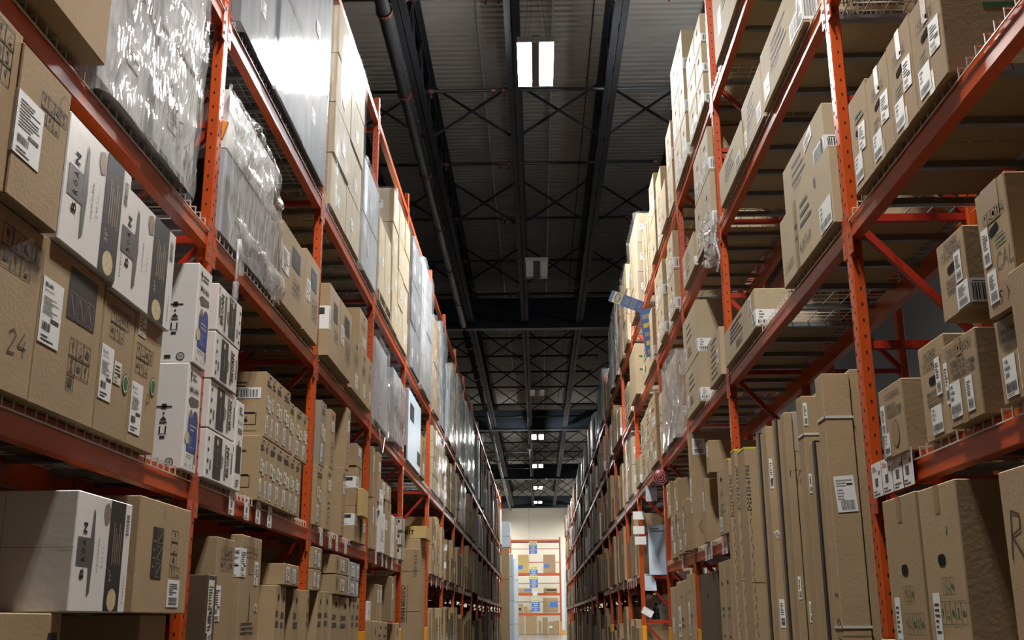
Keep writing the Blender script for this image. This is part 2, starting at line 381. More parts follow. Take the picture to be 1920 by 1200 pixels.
class Carton:
    def __init__(s, side, name, label, group, style, y0, y1, z0, z1, X, d, body='cardboard', yaw=0.0, cat='carton', bev=.004):
        s.side = side; s.w = y1 - y0; s.d = d; s.h = z1 - z0
        s.rng = random.Random(int(y0 * 977 + z0 * 131 + X * 17) + (7 if side == 'L' else 3))
        m = MB(); m.bevbox(-s.w / 2, s.w / 2, 0, d, 0, s.h, min(bev, s.w * .12, s.h * .1), body, .0005, s.rng)
        s.o = m.build(name)
        sg = -1 if side == 'L' else 1
        s.o.location = (sg * X, (y0 + y1) / 2, z0)
        s.o.rotation_euler = (0, 0, (R(90) if side == 'L' else R(-90)) + yaw)
        tag(s.o, label, cat, group)
        s.prints = {}
        w2 = s.w / 2
        s.fr = {'F': Matrix(((1, 0, 0, -w2), (0, 0, -1, 0), (0, 1, 0, 0), (0, 0, 0, 1)))}
        if side == 'L': s.fr['N'] = Matrix(((0, 0, -1, -w2), (-1, 0, 0, d), (0, 1, 0, 0), (0, 0, 0, 1)))
        else: s.fr['N'] = Matrix(((0, 0, 1, w2), (1, 0, 0, 0), (0, 1, 0, 0), (0, 0, 0, 1)))
    def child(s, name, me, face=None, u=0, v=0, rot=0, lift=0.0011):
        o = ob(name, me, s.o)
        if face: o.matrix_basis = s.fr[face] @ Matrix.Translation((u, v, lift)) @ Matrix.Rotation(R(rot), 4, 'Z')
        return o
    def P(s, face='F', name='printed_marks'):
        k = (face, name)
        if k not in s.prints: s.prints[k] = Print()
        return s.prints[k]
    def done(s):
        for (f, n), p in s.prints.items():
            if p.f: stuff(s.child(n, p.mesh(n), f, lift=0))
        return s.o
    def label(s, u, v, w, h, kind='ship', face='F', rot=0):
        return s.child('shipping_label', label_mesh(w, h, kind, s.rng.randint(0, 2)), face, u, v, rot)
    def wraplabel(s, v, h, wf, wn, kind='ewf'):
        # one label folded round the near front corner
        if s.side == 'L':
            s.child('shipping_label', label_mesh(wf, h, 'ship', 0), 'F', 0, v); s.child('shipping_label', label_mesh(wn, h, kind, 0), 'N', s.d - wn, v)
        else:
            s.child('shipping_label', label_mesh(wf, h, 'vbar', 0), 'F', s.w - wf, v); s.child('shipping_label', label_mesh(wn, h, kind, 0), 'N', 0, v)
    def hole(s, u, v, a=.09, b=.028, face='F', rot=0):
        p = Print(); n = 8; pts = []
        for i in range(n + 1): t = -math.pi / 2 + math.pi * i / n; pts.append((a / 2 - b / 2 + b / 2 * math.cos(t), b / 2 * math.sin(t)))
        for i in range(n + 1): t = math.pi / 2 + math.pi * i / n; pts.append((-a / 2 + b / 2 + b / 2 * math.cos(t), b / 2 * math.sin(t)))
        p.poly(pts, 'dark_slot', l=0.0002)
        s.child('hand_hole', p.mesh('hand_hole'), face, u, v, rot, lift=0)
    def tape(s, over=.06, face='F', frac=.5, tw=.05):
        u = s.w * frac if face == 'F' else s.d * frac
        for a, b in ((s.h - over, s.h), (0, over * .7)):
            p = Print(); p.rect(u - tw / 2, a, u + tw / 2, b, 'tape'); s.child('packing_tape', p.mesh('packing_tape'), face, lift=0)
    def strap(s, v, t=.012):
        m = MB(); e = .003; w2 = s.w / 2
        m.box(-w2 - e, w2 + e, -e, 0, v, v + t, 'strap')
        m.box(w2, w2 + e, -e, s.d + e, v, v + t, 'strap'); m.box(-w2 - e, -w2, -e, s.d + e, v, v + t, 'strap')
        m.build('plastic_strap', s.o)

def hood_text(p, u, v, wd, ht, m):
    for i, t in enumerate(('RANGE HOOD', 'HOTTE DE LA CUISINE', 'CAMPANA PARA COCINA')):
        p.text(t, u, v + ht * (2 - i) / 3, ht * .22, m, w=wd * (.62, 1, .98)[i], bold=.0009)
HOODTOP = 'ink_brown'
def S_plain(c): pass
def S_plainl(c): c.label(c.w * .3, c.h * .5, min(.12, c.w * .5), min(.16, c.h * .35), 'ship')
def S_c24(c):
    c.label(.02, .13, .22, .30, 'blsb'); c.P().icons(.26, .36, .065, .065, 4, 2, 'ink_brown', 1); c.P('F', 'handwriting').hand('24', .36, .12, .075, .006)
def S_cbroan(c):
    c.label(.012, .20, .15, .215, 'broan'); p = c.P()
    p.rect(.20, .33, .43, .51, 'charcoal_print')
    for i in range(3):
        p.frame(.212 + i * .072, .34, .212 + i * .072 + .06, .425, .002, 'tan_print', .0004); p.line((.222 + i * .072, .415), (.262 + i * .072, .35), .006, 'tan_print', .0004)
    p.lines(.27, .44, .41, .5, 3, c.rng, 'ink_brown'); p.icons(.25, .15, .058, .062, 3, 2); p.frame(.25, .095, .308, .15, .003, 'ink_brown'); p.rect(.262, .108, .296, .138, 'ink_brown')
def S_cbest(c):
    c.label(.012, .12, .115, .2, 'best'); c.label(.14, .2, .07, .085, 'cream'); p = c.P(); p.icons(.07, .36, .045, .06, 4, 2, 'ink_brown', 1)
    q = Print(); q.disc(0, 0, .032, 'green_ink', ry=.04); q.disc(0, 0, .026, 'paper_cream', .0003, ry=.034); q.disc(0, 0, .022, 'green_ink', .0006, ry=.029); c.child('green_seal', q.mesh('green_seal'), 'F', .26, .22)
def S_cbest2(c):
    c.label(.012, .05, .12, .2, 'best'); c.label(.03, .44, .08, .085, 'cream'); p = c.P(); p.icons(.03, .29, .045, .06, 4, 2, 'ink_brown', 1)
    q = Print(); q.disc(0, 0, .032, 'green_ink', ry=.04); q.disc(0, 0, .026, 'paper_cream', .0003, ry=.034); q.disc(0, 0, .022, 'green_ink', .0006, ry=.029); c.child('green_seal', q.mesh('green_seal'), 'F', .235, .27)
    c.P('F', 'handwriting').hand('P', .17, .16, .07, .004)
def S_cblue(c):
    w, h = c.w, c.h; p = c.P()
    p.text('BROAN', w * .18, h * .74, h * .055, 'ink', w=w * .6, bold=.001); p.poly([(w * .12, h * .66), (w * .3, h * .6), (w * .88, h * .64), (w * .85, h * .70), (w * .3, h * .70)], 'grey_print')
    p.lines(w * .3, h * .86, w * .85, h * .94, 2, c.rng, 'grey_print'); p.poly([(w * .12, h * .9), (w * .2, h * .95), (w * .28, h * .9)], 'ink'); p.rect(w * .17, h * .83, w * .23, h * .9, 'ink')
    p.rect(w * .2, h * .18, w * .9, h * .5, 'blue_print'); p.disc(w * .68, h * .5, w * .2, 'blue_print', .0003); p.disc(w * .2, h * .3, w * .16, 'cream_print', .0003, ry=h * .06)
    p.poly([(w * .2, h * .5), (w * .55, h * .5), (w * .4, h * .58), (w * .28, h * .56)], 'tan_print'); p.lines(w * .35, h * .38, w * .8, h * .46, 2, c.rng, 'light_print', .0006); p.lines(w * .35, h * .22, w * .7, h * .34, 4, c.rng, 'cyan_print', .0006)
    p.lines(w * .2, h * .12, w * .7, h * .16, 2, c.rng, 'grey_print'); p.bars(w * .74, h * .08, w * .92, h * .17, c.rng); p.text('4 - 1 1', w * .15, h * .03, h * .04, 'ink', w=w * .6)
    n = c.P('N'); n.arrows(c.d - .1, h * .28, h * .34, 'ink'); n.disc(c.d - .06, h * .06, .02, 'ink'); n.disc(c.d - .06, h * .06, .016, 'light_print', .0003); n.text('UL', c.d - .07, h * .05, .012, 'ink', l=.0006)
    n.rect(c.d - .135, h * .04, c.d - .105, h * .075, 'ink'); n.lines(c.d - .32, h * .02, c.d - .2, h * .08, 3, c.rng, 'light_print')
def S_chood(c):
    w, h = c.w, c.h; p = c.P()
    p.rect(w * .58, 0.004, w * .86, h - .004, 'charcoal_print')
    p.rect(w * .05, h * .38, w * .27, h * .62, 'grey_print'); p.poly([(w * .27, h * .12), (w * .31, h * .16), (w * .33, h * .5), (w * .31, h * .84), (w * .28, h * .88), (w * .26, h * .62), (w * .26, h * .38)], 'grey_print', .0003)
    p.text('B', w * .19, h * .28, h * .085, 'ink', rot=90, w=h * .08, bold=.002); p.text('R O A', w * .19, h * .42, h * .08, 'ink', rot=90, w=h * .18, l=.0006, bold=.001); p.text('N', w * .19, h * .66, h * .085, 'ink', rot=90, w=h * .08, bold=.002)
    p.text('DESIGNER', w * .42, h * .34, h * .03, 'grey_print', rot=90, w=h * .3); p.text('E W S 1', w * .5, h * .38, h * .03, 'grey_print', rot=90, w=h * .18)
    p.poly([(w * .46, h * .84), (w * .5, h * .76), (w * .56, h * .78), (w * .58, h * .9), (w * .53, h * .96), (w * .47, h * .93)], 'tan_print')
    for i in range(5): p.rect(w * (.66 + i * .035), h * (.42 + .02 * (i % 2)), w * (.675 + i * .035), h * (.8 - .05 * (i % 3)), 'tan_print', .0004)
    p.text('30"', w * .68, h * .27, h * .06, 'light_print', rot=90, w=h * .1)
    p.disc(w * .72, h * .11, w * .085, 'cream_print', .0004, ry=h * .1)
    p.bars(w * .89, h * .7, w * .95, h * .9, c.rng, horiz=True); p.text('EW4830SS', w * .94, h * .08, h * .03, 'ink', rot=90, w=h * .26)
    n = c.P('N', 'fold_lines'); n.rect(0, h * .52, c.d, h * .527, 'light_print'); n.rect(c.d * .6, 0, c.d * .604, h, 'light_print')
def S_cpict(c): c.P().icons(c.w - .16, c.h - .2, .055, .06, 2, 3)
def S_cpict2(c): c.P().icons(c.w * .55, c.h * .5, min(.06, c.w * .12), .06, 3, 2)
def S_ccorner(c):
    c.wraplabel(c.h * .28, .2, .17, .1, 'bestw'); c.P().icons(c.w * .42, c.h * .62, .046, .05, 4, 2, 'ink_brown', 1); c.P('F', 'handwriting').hand('C', .26, c.h * .8, .07, .003)
def S_cpanel(c):
    p = c.P('N'); p.rect(c.d - .22, .28, c.d - .04, .52, 'charcoal_print'); p.text('Consultez le', c.d - .2, .44, .025, 'tan_print', w=.13); p.text('Quick', c.d - .18, .4, .025, 'tan_print', w=.08)
    c.P('F').rect(c.w - .1, .3, c.w - .03, .54, 'charcoal_print')
def S_cpanel2(c):
    p = c.P(); p.rect(c.w * .2, .3, c.w * .6, .5, 'charcoal_print'); p.lines(c.w * .25, .36, c.w * .5, .47, 3, c.rng, 'tan_print')
def S_ctools(c):
    w, h = c.w, c.h; p = c.P(); p.rect(w * .26, h * .3, w * .46, h * .76, 'charcoal_print')
    for i in range(3):
        v = h * (.32 + .15 * i); p.frame(w * .35, v, w * .45, v + h * .125, .003, 'tan_print', .0004); p.line((w * .365, v + .01), (w * .435, v + h * .11), .007, 'tan_print', .0004)
    p.lines(w * .28, h * .4, w * .33, h * .7, 4, c.rng, 'tan_print', k=.2)
    p.icons(w * .62, h * .44, w * .13, h * .11, 1, 3); p.icons(w * .62, h * .33, w * .1, h * .1, 2, 1)
    c.P('F', 'handwriting').hand('K', w * .44, h * .84, .04, .003); c.label(w * .6, h * .06, w * .24, h * .25, 'vbar')
def S_cmicro(c, flip=False):
    w, h = c.w, c.h; p = c.P(); f = (lambda a: 1 - a) if flip else (lambda a: a)
    def rc(a, b0, b, b1, m, l=0): p.rect(min(f(a), f(b)) * w, b0 * h, max(f(a), f(b)) * w, b1 * h, m, l)
    rc(.26, .06, .54, .94, 'charcoal_print'); p.poly([(f(.54) * w, .3 * h), (f(.6) * w, .35 * h), (f(.62) * w, .55 * h), (f(.54) * w, .62 * h)], 'tan_print')
    rc(.66, .1, .72, .86, 'grey_print'); p.text('BROAN', f(.82 if not flip else .78) * w, h * .2, h * .2, 'ink', rot=90, w=h * .62, bold=.0015)
    for i in range(4): rc(.05, .1 + .22 * i, .1, .18 + .22 * i, 'ink')
    rc(.14, .2, .19, .4, 'grey_print'); rc(.9, .3, .95, .75, 'grey_print'); rc(.96, .8, .98, .92, 'ink'); p.rect(f(.4) * w - .004, h * .3, f(.4) * w + .004, h * .7, 'tan_print', .0004)
    p.disc(f(.38) * w, h * .82, h * .07, 'cream_print', .0004)
def S_cmicro2(c): S_cmicro(c, True)
def S_cmicroend(c):
    w, h = c.w, c.h; p = c.P(); p.rect(w * .2, h * .2, w * .85, h * .5, 'charcoal_print'); p.text('BROAN', w * .2, h * .74, h * .05, 'ink', w=w * .6); p.rect(w * .25, h * .64, w * .8, h * .7, 'grey_print'); p.lines(w * .3, h * .86, w * .9, h * .96, 3, c.rng); p.poly([(w * .3, h * .5), (w * .5, h * .58), (w * .6, h * .5)], 'tan_print'); p.lines(w * .3, h * .04, w * .8, h * .14, 3, c.rng)
def S_cnar(c):
    w, h = c.w, c.h; p = c.P(); p.lines(w * .12, h * .8, w * .88, h * .9, 2, c.rng, 'ink_brown', k=.55); p.disc(w * .6, h * .94, w * .12, 'dark_slot', ry=h * .018)
    c.label(w * .15, h * .45, w * .36, h * .2, 'cream'); c.label(w * .55, h * .4, w * .34, h * .2, 'cream') if w > .12 else None; c.label(w * .1, h * .06, w * .34, h * .28, 'vbar')
def S_cnar6(c):
    S_cnar(c); p = c.P('N'); d = c.d; p.frame(d - .16, .07, d - .05, .14, .004, 'ink'); p.text('6', d - .12, .085, .035, 'ink', bold=.001); p.rect(d - .15, .135, d - .06, .145, 'ink'); p.lines(d - .2, .02, d - .04, .05, 2, c.rng, 'ink_brown', k=.2); p.lines(d - .22, c.h - .09, d - .06, c.h - .05, 2, c.rng, 'ink_brown')
def S_cnar6u(c):
    S_cnar6(c); c.label(c.d - .19, c.h - .16, .16, .065, 'bar', 'N')
def S_cnarb(c):
    w, h = c.w, c.h; S_cnar(c)
def S_cnarg(c): S_cnar(c)
def S_ctorn(c): c.label(c.w * .1, c.h * .78, c.w * .6, c.h * .2, 'cream'); c.label(c.w * .25, c.h * .72, c.w * .4, c.h * .16, 'vbar')
def S_ccorner2(c):
    c.wraplabel(c.h * .7, .17, .1, .26, 'ewf'); p = c.P(); w, h = c.w, c.h; p.icons(w * .2, h * .88, w * .17, h * .045, 4, 2, 'ink_brown', t=.002); p.lines(w * .1, h * .34, w * .7, h * .46, 2, c.rng, 'ink_brown', k=.5); p.rect(w * .1, h * .27, w * .8, h * .3, 'ink_brown'); c.tape(.08)
def S_csplit(c):
    w, h = c.w, c.h; p = c.P(); p.icons(w * .1, h * .8, w * .18, h * .05, 4, 2, 'ink_brown', t=.002); p.poly([(w * .5, h * .5), (w * .53, h * .42), (w * .5, h * .18), (w * .48, h * .2), (w * .5, h * .42)], 'dark_slot'); p.lines(w * .15, h * .12, w * .8, h * .24, 3, c.rng, 'ink_brown'); c.tape(.2, tw=.1); c.label(w * .68, h * .56, w * .18, h * .22, 'ship'); c.wraplabel(h * .62, .15, .1, .1, 'ewf'); c.label(w * .75, h * .32, w * .14, h * .07, 'cream')
def S_clie(c): w, h = c.w, c.h; c.label(w * .1, h * .2, w * .22, h * .66, 'ship'); c.label(w * .55, h * .12, w * .2, h * .7, 'ship'); c.P().lines(w * .84, h * .1, w * .97, h * .9, 5, c.rng, 'ink_brown', k=.3)
def S_clie2(c): w, h = c.w, c.h; c.label(w * .35, h * .2, w * .26, h * .6, 'cream'); p = c.P(); p.rect(w * .1, h * .2, w * .13, h * .8, 'ink_brown'); p.rect(w * .16, h * .3, w * .18, h * .75, 'ink_brown'); p.rect(w * .84, h * .2, w * .87, h * .85, 'ink_brown'); c.label(w * .9, h * .1, w * .07, h * .8, 'vbar')
def S_cgrey(c): w, h = c.w, c.h; c.label(w * .08, h * .2, w * .36, h * .6, 'ship'); c.label(w * .7, h * .15, w * .22, h * .72, 'ship')
def S_carrow(c):
    w, h = c.w, c.h; c.P('N').arrows(c.d * .55, h * .12, h * .42, 'ink'); c.label(w * .2, h * .62, w * .5, h * .18, 'ship'); p = c.P(); p.lines(w * .2, h * .86, w * .8, h * .94, 2, c.rng, 'ink_brown'); p.lines(w * .3, h * .1, w * .6, h * .5, 5, c.rng, 'ink_brown', k=.3)
def S_cwrap(c): c.wraplabel(c.h * .45, min(.1, c.h * .35), c.w * .4, .22, 'wrap'); c.P().disc(c.w * .6, c.h * .9, c.w * .1, 'ink_brown')
def S_cyel(c): pass
def S_white(c): c.label(c.w * .2, c.h * .3, c.w * .5, c.h * .3, 'ship'); c.P().lines(c.w * .15, c.h * .8, c.w * .8, c.h * .9, 2, c.rng, 'light_print')
def S_csq(c):
    w, h = c.w, c.h; p = c.P(); p.rect(w * .4, h * .6, w * .78, h * .86, 'charcoal_print'); p.lines(w * .45, h * .64, w * .74, h * .82, 4, c.rng, 'grey_print', k=.2); c.label(.01, h * .4, w * .28, h * .3, 'ship'); p.icons(w * .48, h * .26, w * .11, h * .08, 3, 3)
def S_csq2(c):
    w, h = c.w, c.h; p = c.P(); p.rect(w * .34, h * .6, w * .78, h * .86, 'charcoal_print'); p.lines(w * .4, h * .64, w * .74, h * .82, 4, c.rng, 'grey_print', k=.2); p.icons(w * .5, h * .24, w * .13, h * .09, 3, 3); c.label(w * .1, h * .4, w * .25, h * .26, 'ship')
def S_csq3(c):
    w, h = c.w, c.h; p = c.P(); p.rect(w * .38, h * .56, w * .78, h * .82, 'charcoal_print'); c.wraplabel(h * .36, h * .32, w * .12, .25, 'wrap'); p.icons(w * .5, h * .3, w * .12, h * .08, 3, 2)
def S_chood3(c):
    w, h = c.w, c.h; p = c.P(); p.icons(w * .25, h * .5, w * .16, h * .1, 3, 2); p.disc(w * .55, h * .86, w * .1, 'ink_brown', ry=h * .05); c.label(w * .45, h * .1, w * .3, h * .26, 'ship')
def S_cbigw(c):
    w, h = c.w, c.h; p = c.P(); p.rect(w * .12, h * .6, w * .42, h * .84, 'charcoal_print'); p.lines(w * .16, h * .64, w * .38, h * .8, 4, c.rng, 'grey_print'); p.rect(w * .72, h * .1, w * .98, h * .3, 'charcoal_print')
    n = c.P('N'); n.rect(c.d - .5, 0.01, c.d - .02, h * .2, 'charcoal_print'); n.text('BROAN', c.d - .42, h * .4, .07, 'ink', w=.3, bold=.002); n.rect(c.d - .5, h * .42, c.d - .02, h * .425, 'grey_print'); n.text('BROAN', c.d - .42, h * .93, .05, 'ink', w=.3, bold=.002)
# right-hand cartons ----------------------------------------------------------------
def S_gho(c):
    w, h = c.w, c.h; p = c.P(); c.hole(w * .48, h * .74, .075, .04); p.icons(w * .42, h * .62, w * .1, h * .06, 3, 1, 'green_ink', t=.002); p.icons(w * .3, h * .52, w * .13, h * .08, 5, 1, 'green_ink', t=.002)
    for i, t in enumerate(('RANGE HOOD', 'HOTTE DE', 'LA CUISINE', 'CAMPANA PARA', 'COCINA')): p.text(t, w * .42, h * (.38 - .058 * i), h * .03, 'green_ink', w=w * (.4, .34, .4, .44, .26)[i], bold=.0012)
    c.label(w * .14, h * .38, w * .18, h * .25, 'vbar'); c.label(w * .1, h * .05, w * .28, h * .26, 'wvw'); c.P('F', 'handwriting').hand('I', w * .66, h * .82, .03, .01, 'green_ink'); c.tape(.1)
    n = c.P('N'); n.rect(c.d * .4, h * .62, c.d * .9, h * .66, 'charcoal_print'); n.rect(c.d * .4, h * .5, c.d * .9, h * .54, 'charcoal_print')
def S_gho2(c):
    w, h = c.w, c.h; p = c.P(); c.hole(w * .52, h * .72, .075, .04); p.icons(w * .42, h * .6, w * .1, h * .06, 3, 1, 'green_ink', t=.002); p.icons(w * .38, h * .48, w * .11, h * .08, 5, 1, 'green_ink', t=.002)
    for i, t in enumerate(('RANGE HOOD', 'HOTTE DE', 'LA CUISINE', 'CAMPANA PARA', 'COCINA')): p.text(t, w * .5, h * (.36 - .058 * i), h * .03, 'green_ink', w=w * (.36, .3, .38, .42, .24)[i], bold=.0012)
    c.label(w * .12, h * .38, w * .16, h * .24, 'vbar'); c.label(w * .1, h * .04, w * .3, h * .24, 'wvw'); c.tape(.1)
def S_ghor(c):
    w, h = c.w, c.h; p = c.P(); c.hole(w * .24, h * .72, .08, .045); p.icons(w * .2, h * .52, w * .06, h * .08, 5, 1, 'green_ink', t=.002); p.icons(w * .24, h * .6, w * .05, h * .07, 3, 1, 'green_ink', t=.002); c.label(.02, h * .18, .2, h * .17, 'wvw'); c.P('F', 'handwriting').hand('R', .03, h * .74, .14, .008); c.P('F', 'handwriting').hand('2', .13, h * .02, .1, .006); p.text('RANGE HOOD', w * .3, h * .4, h * .03, 'green_ink', w=w * .3)
def S_gho3(c):
    w, h = c.w, c.h; p = c.P(); c.hole(w * .5, h * .84, min(.07, w * .25), .03); p.lines(w * .25, h * .3, w * .85, h * .5, 4, c.rng, 'green_ink', k=.3); p.lines(w * .3, h * .6, w * .8, h * .7, 2, c.rng, 'green_ink', k=.3); c.label(w * .08, h * .06, w * .3, h * .22, 'vbar')
def S_hood1(c):
    w, h = c.w, c.h; p = c.P(); p.icons(w * .28, h * .82, w * .12, h * .07, 5, 1, 'ink_brown', t=.002); hood_text(p, w * .32, h * .56, w * .6, h * .2, HOODTOP); p.disc(w * .6, h * .3, w * .16, 'ink_brown', ry=h * .19); p.disc(w * .6, h * .3, w * .15, 'tape', .0003, ry=h * .18); p.hand('4', w * .54, h * .25, .04, .003, 'ink_brown'); c.label(w * .05, h * .35, w * .18, h * .42, 'vbar'); c.label(w * .12, h * .04, w * .22, h * .32, 'kvwb')
def S_hood2(c):
    w, h = c.w, c.h; p = c.P(); c.hole(w * .5, h * .6, .09, .03); p.icons(w * .12, h * .72, w * .15, h * .09, 5, 1, 'ink_brown', t=.002); p.icons(w * .2, h * .83, w * .12, h * .08, 4, 1, 'ink_brown', t=.002); hood_text(p, w * .2, h * .34, w * .6, h * .18, HOODTOP); c.label(w * .6, h * .42, w * .2, h * .38, 'vbar'); c.label(w * .3, h * .05, w * .4, h * .28, 'wvw')
def S_hood3(c):
    w, h = c.w, c.h; p = c.P(); p.icons(w * .12, h * .83, w * .15, h * .09, 5, 1, 'ink_brown', t=.002); hood_text(p, w * .22, h * .55, w * .7, h * .25, HOODTOP); c.label(w * .1, h * .1, w * .34, h * .42, 'uvl'); c.label(w * .6, h * .1, w * .2, h * .4, 'vbar'); c.label(-.002, h * .3, w * .12, h * .5, 'vbar'); c.tape(.06)
def S_hood4(c):
    w, h = c.w, c.h; p = c.P(); hood_text(p, w * .2, h * .6, w * .75, h * .3, HOODTOP); c.label(w * .14, h * .06, w * .36, h * .48, 'uvl'); c.label(w * .6, h * .1, w * .3, h * .46, 'uvl')
def S_hood5(c):
    w, h = c.w, c.h; p = c.P(); p.icons(w * .15, h * .74, w * .15, h * .1, 5, 1, 'ink_brown', t=.002); p.icons(w * .3, h * .86, w * .12, h * .09, 4, 1, 'ink_brown', t=.002); c.hole(w * .5, h * .6, .08, .028, rot=8); hood_text(p, w * .25, h * .3, w * .6, h * .2, HOODTOP); c.label(w * .62, h * .36, w * .24, h * .38, 'vbar'); c.wraplabel(h * .03, h * .3, w * .42, .12, 'bar')
def S_hoodcal(c):
    w, h = c.w, c.h; p = c.P(); p.icons(w * .2, h * .72, w * .14, h * .08, 5, 1, 'green_ink', t=.002); c.hole(w * .5, h * .64, .07, .025, rot=12); p.lines(w * .5, h * .5, w * .95, h * .6, 3, c.rng, 'green_ink', k=.4); c.label(w * .08, h * .4, w * .22, h * .3, 'vbar'); c.label(w * .12, h * .1, w * .3, h * .25, 'vbar'); c.P('F', 'handwriting').hand('CAL', w * .45, h * .32, h * .13, .004); c.P('F', 'handwriting').hand('WWSBXER', w * .15, h * .06, h * .1, .004, gap=.7); c.tape(.12, tw=.12)
def S_hq1(c):
    w, h = c.w, c.h; p = c.P(); p.lines(w * .3, h * .68, w * .8, h * .8, 2, c.rng, 'green_ink'); c.hole(w * .4, h * .58, .06, .025); c.label(w * .4, h * .36, w * .4, h * .28, 'ship', rot=-6); c.label(w * .12, h * .08, w * .4, h * .28, 'kvwb')
def S_hq2(c):
    w, h = c.w, c.h; p = c.P(); p.icons(w * .2, h * .7, w * .14, h * .1, 4, 1, 'ink_brown', t=.002); c.hole(w * .45, h * .6, .08, .028, rot=10); p.lines(w * .2, h * .36, w * .55, h * .5, 4, c.rng, 'green_ink', k=.3); c.label(w * .55, h * .34, w * .34, h * .3, 'ship', rot=-4); c.label(w * .12, h * .06, w * .38, h * .28, 'kvwb'); c.tape(.12, tw=.05)
    n = c.P('N'); n.rect(.15, h * .78, .5, h * .84, 'green_ink'); n.rect(.15, h * .62, .5, h * .68, 'green_ink')
def slantbars(p, w, h, u0, v0, n, bw, bh, m='ink', gap=.05):
    for i in range(n):
        v = v0 + i * gap; p.rect(u0 + .01 * i, v, u0 + bw * (1 - .12 * (i % 3)), v + bh, m)
def S_slant(c):
    w, h = c.w, c.h; p = c.P(); slantbars(p, w, h, w * .25, h * .42, 4, w * .4, h * .035, 'ink_brown', h * .11); p.text('TRIM', w * .25, h * .3, h * .07, 'ink_brown', w=w * .2); c.label(w * .72, h * .08, w * .2, h * .3, 'bar'); c.label(w * .06, h * .1, w * .14, h * .34, 'ship') if c.rng.random() < .5 else None
def S_slantw(c):
    w, h = c.w, c.h; p = c.P(); slantbars(p, w, h, w * .42, h * .5, 3, w * .22, h * .05, 'ink', h * .13); p.rect(w * .3, h * .02, w * .36, h * .98, 'tape'); p.rect(w * .31, h * .56, w * .36, h * .64, 'charcoal_print', .0004); p.rect(w * .31, h * .42, w * .36, h * .46, 'charcoal_print', .0004); c.P('F', 'handwriting').hand('JXW20', w * .05, h * .16, h * .13, .004, 'ink', gap=.8); c.P('F', 'handwriting').hand('48FHP', w * .38, h * .16, h * .16, .005, 'ink', gap=.8); c.label(w * .78, h * .04, w * .2, h * .36, 'uvl'); c.P().disc(w * .74, h * .8, .02, 'ink_brown', ry=.03)
def S_slant2(c):
    w, h = c.w, c.h; p = c.P(); slantbars(p, w, h, w * .22, h * .42, 3, w * .34, h * .06, 'ink_brown', h * .16); p.text('TRIM', w * .25, h * .28, h * .08, 'ink_brown', w=w * .2); c.label(w * .76, h * .06, w * .2, h * .34, 'bar'); c.wraplabel(h * .1, h * .3, .06, .2, 'bar'); c.label(w * .58, h * .62, w * .18, h * .24, 'ship', rot=12)
def S_slant3(c):
    w, h = c.w, c.h; p = c.P(); slantbars(p, w, h, w * .2, h * .45, 4, w * .42, h * .06, 'ink', h * .12); p.text('TRIM', w * .24, h * .86, h * .06, 'ink_brown', w=w * .3); p.lines(w * .4, h * .15, w * .62, h * .36, 4, c.rng, 'ink_brown', k=.4); c.label(w * .84, h * .52, w * .06, h * .4, 'vbar'); c.wraplabel(h * .04, h * .42, w * .1, .22, 'uvl'); n = c.P('N'); n.icons(.28, h * .78, .05, h * .14, 4, 1, 'ink_brown', t=.002); n.arrows(.06, h * .1, h * .3)
def S_slanthood(c):
    S_slant(c); n = c.P('N'); h = c.h; hood_text(n, .12, .03, .42, .2, 'ink_brown'); n.rect(.02, .26, .6, .265, 'ink_brown'); c.wraplabel(.02, .18, .12, .08, 'bar')
def S_slant4(c):
    w, h = c.w, c.h; p = c.P(); slantbars(p, w, h, w * .25, h * .5, 3, w * .4, h * .04, 'ink', h * .13); p.lines(w * .3, h * .2, w * .6, h * .4, 3, c.rng, 'ink_brown'); c.label(w * .06, h * .2, w * .16, h * .26, 'ship'); c.wraplabel(h * .04, h * .24, w * .1, .22, 'uvl')
def S_slant5(c):
    w, h = c.w, c.h; p = c.P(); slantbars(p, w, h, w * .2, h * .12, 7, w * .55, h * .04, 'ink_brown', h * .12); c.label(w * .72, h * .3, w * .14, h * .3, 'ship')
def S_pale(c): c.label(c.w * .2, c.h * .12, c.w * .14, .2, 'ship'); c.P().lines(c.w * .4, c.h * .2, c.w * .7, c.h * .3, 3, c.rng, 'ink_brown')
def S_tallend(c): c.label(.02, c.h * .8, .12, c.h * .14, 'vbar', 'N'); p = c.P('N'); p.disc(.1, c.h * .18, .05, 'ink_brown', ry=.07); p.disc(.1, c.h * .18, .045, 'tape', .0003, ry=.064); p.hand('R', .08, c.h * .14, .05, .004, 'ink_brown'); q = Print(); q.rect(0, 0, c.w, c.h, 'light_print'); c.label(c.w * .1, c.h * .3, c.w * .7, c.h * .3, 'vbar')
def S_hq3(c):
    w, h = c.w, c.h; c.hole(w * .5, h * .84, min(.05, w * .3), .03); c.label(w * .1, h * .45, w * .3, h * .3, 'vbar'); c.label(w * .5, h * .1, w * .38, h * .24, 'ship'); c.P().lines(w * .45, h * .55, w * .85, h * .68, 2, c.rng, 'ink_brown')
def S_holes(c): c.wraplabel(c.h * .05, c.h * .25, c.w * .12, .2, 'bar'); c.hole(c.w * .5, c.h * .68, .07, .035, rot=14); c.label(c.w * .15, c.h * .12, c.w * .34, c.h * .32, 'ship'); c.label(c.w * .62, c.h * .2, c.w * .24, c.h * .3, 'ship')
def S_gbands(c):
    n = c.P('N'); h = c.h; n.rect(.06, h * .72, .5, h * .76, 'green_ink'); n.rect(.06, h * .46, .5, h * .5, 'green_ink'); n.poly([(.2, h * .86), (.28, h * .86), (.24, h * .94)], 'ink_brown'); n.lines(.3, h * .2, .5, h * .3, 2, c.rng, 'ink_brown'); c.hole(c.w * .5, h * .8, .06, .03)
def tallN(c): return c.P('N')
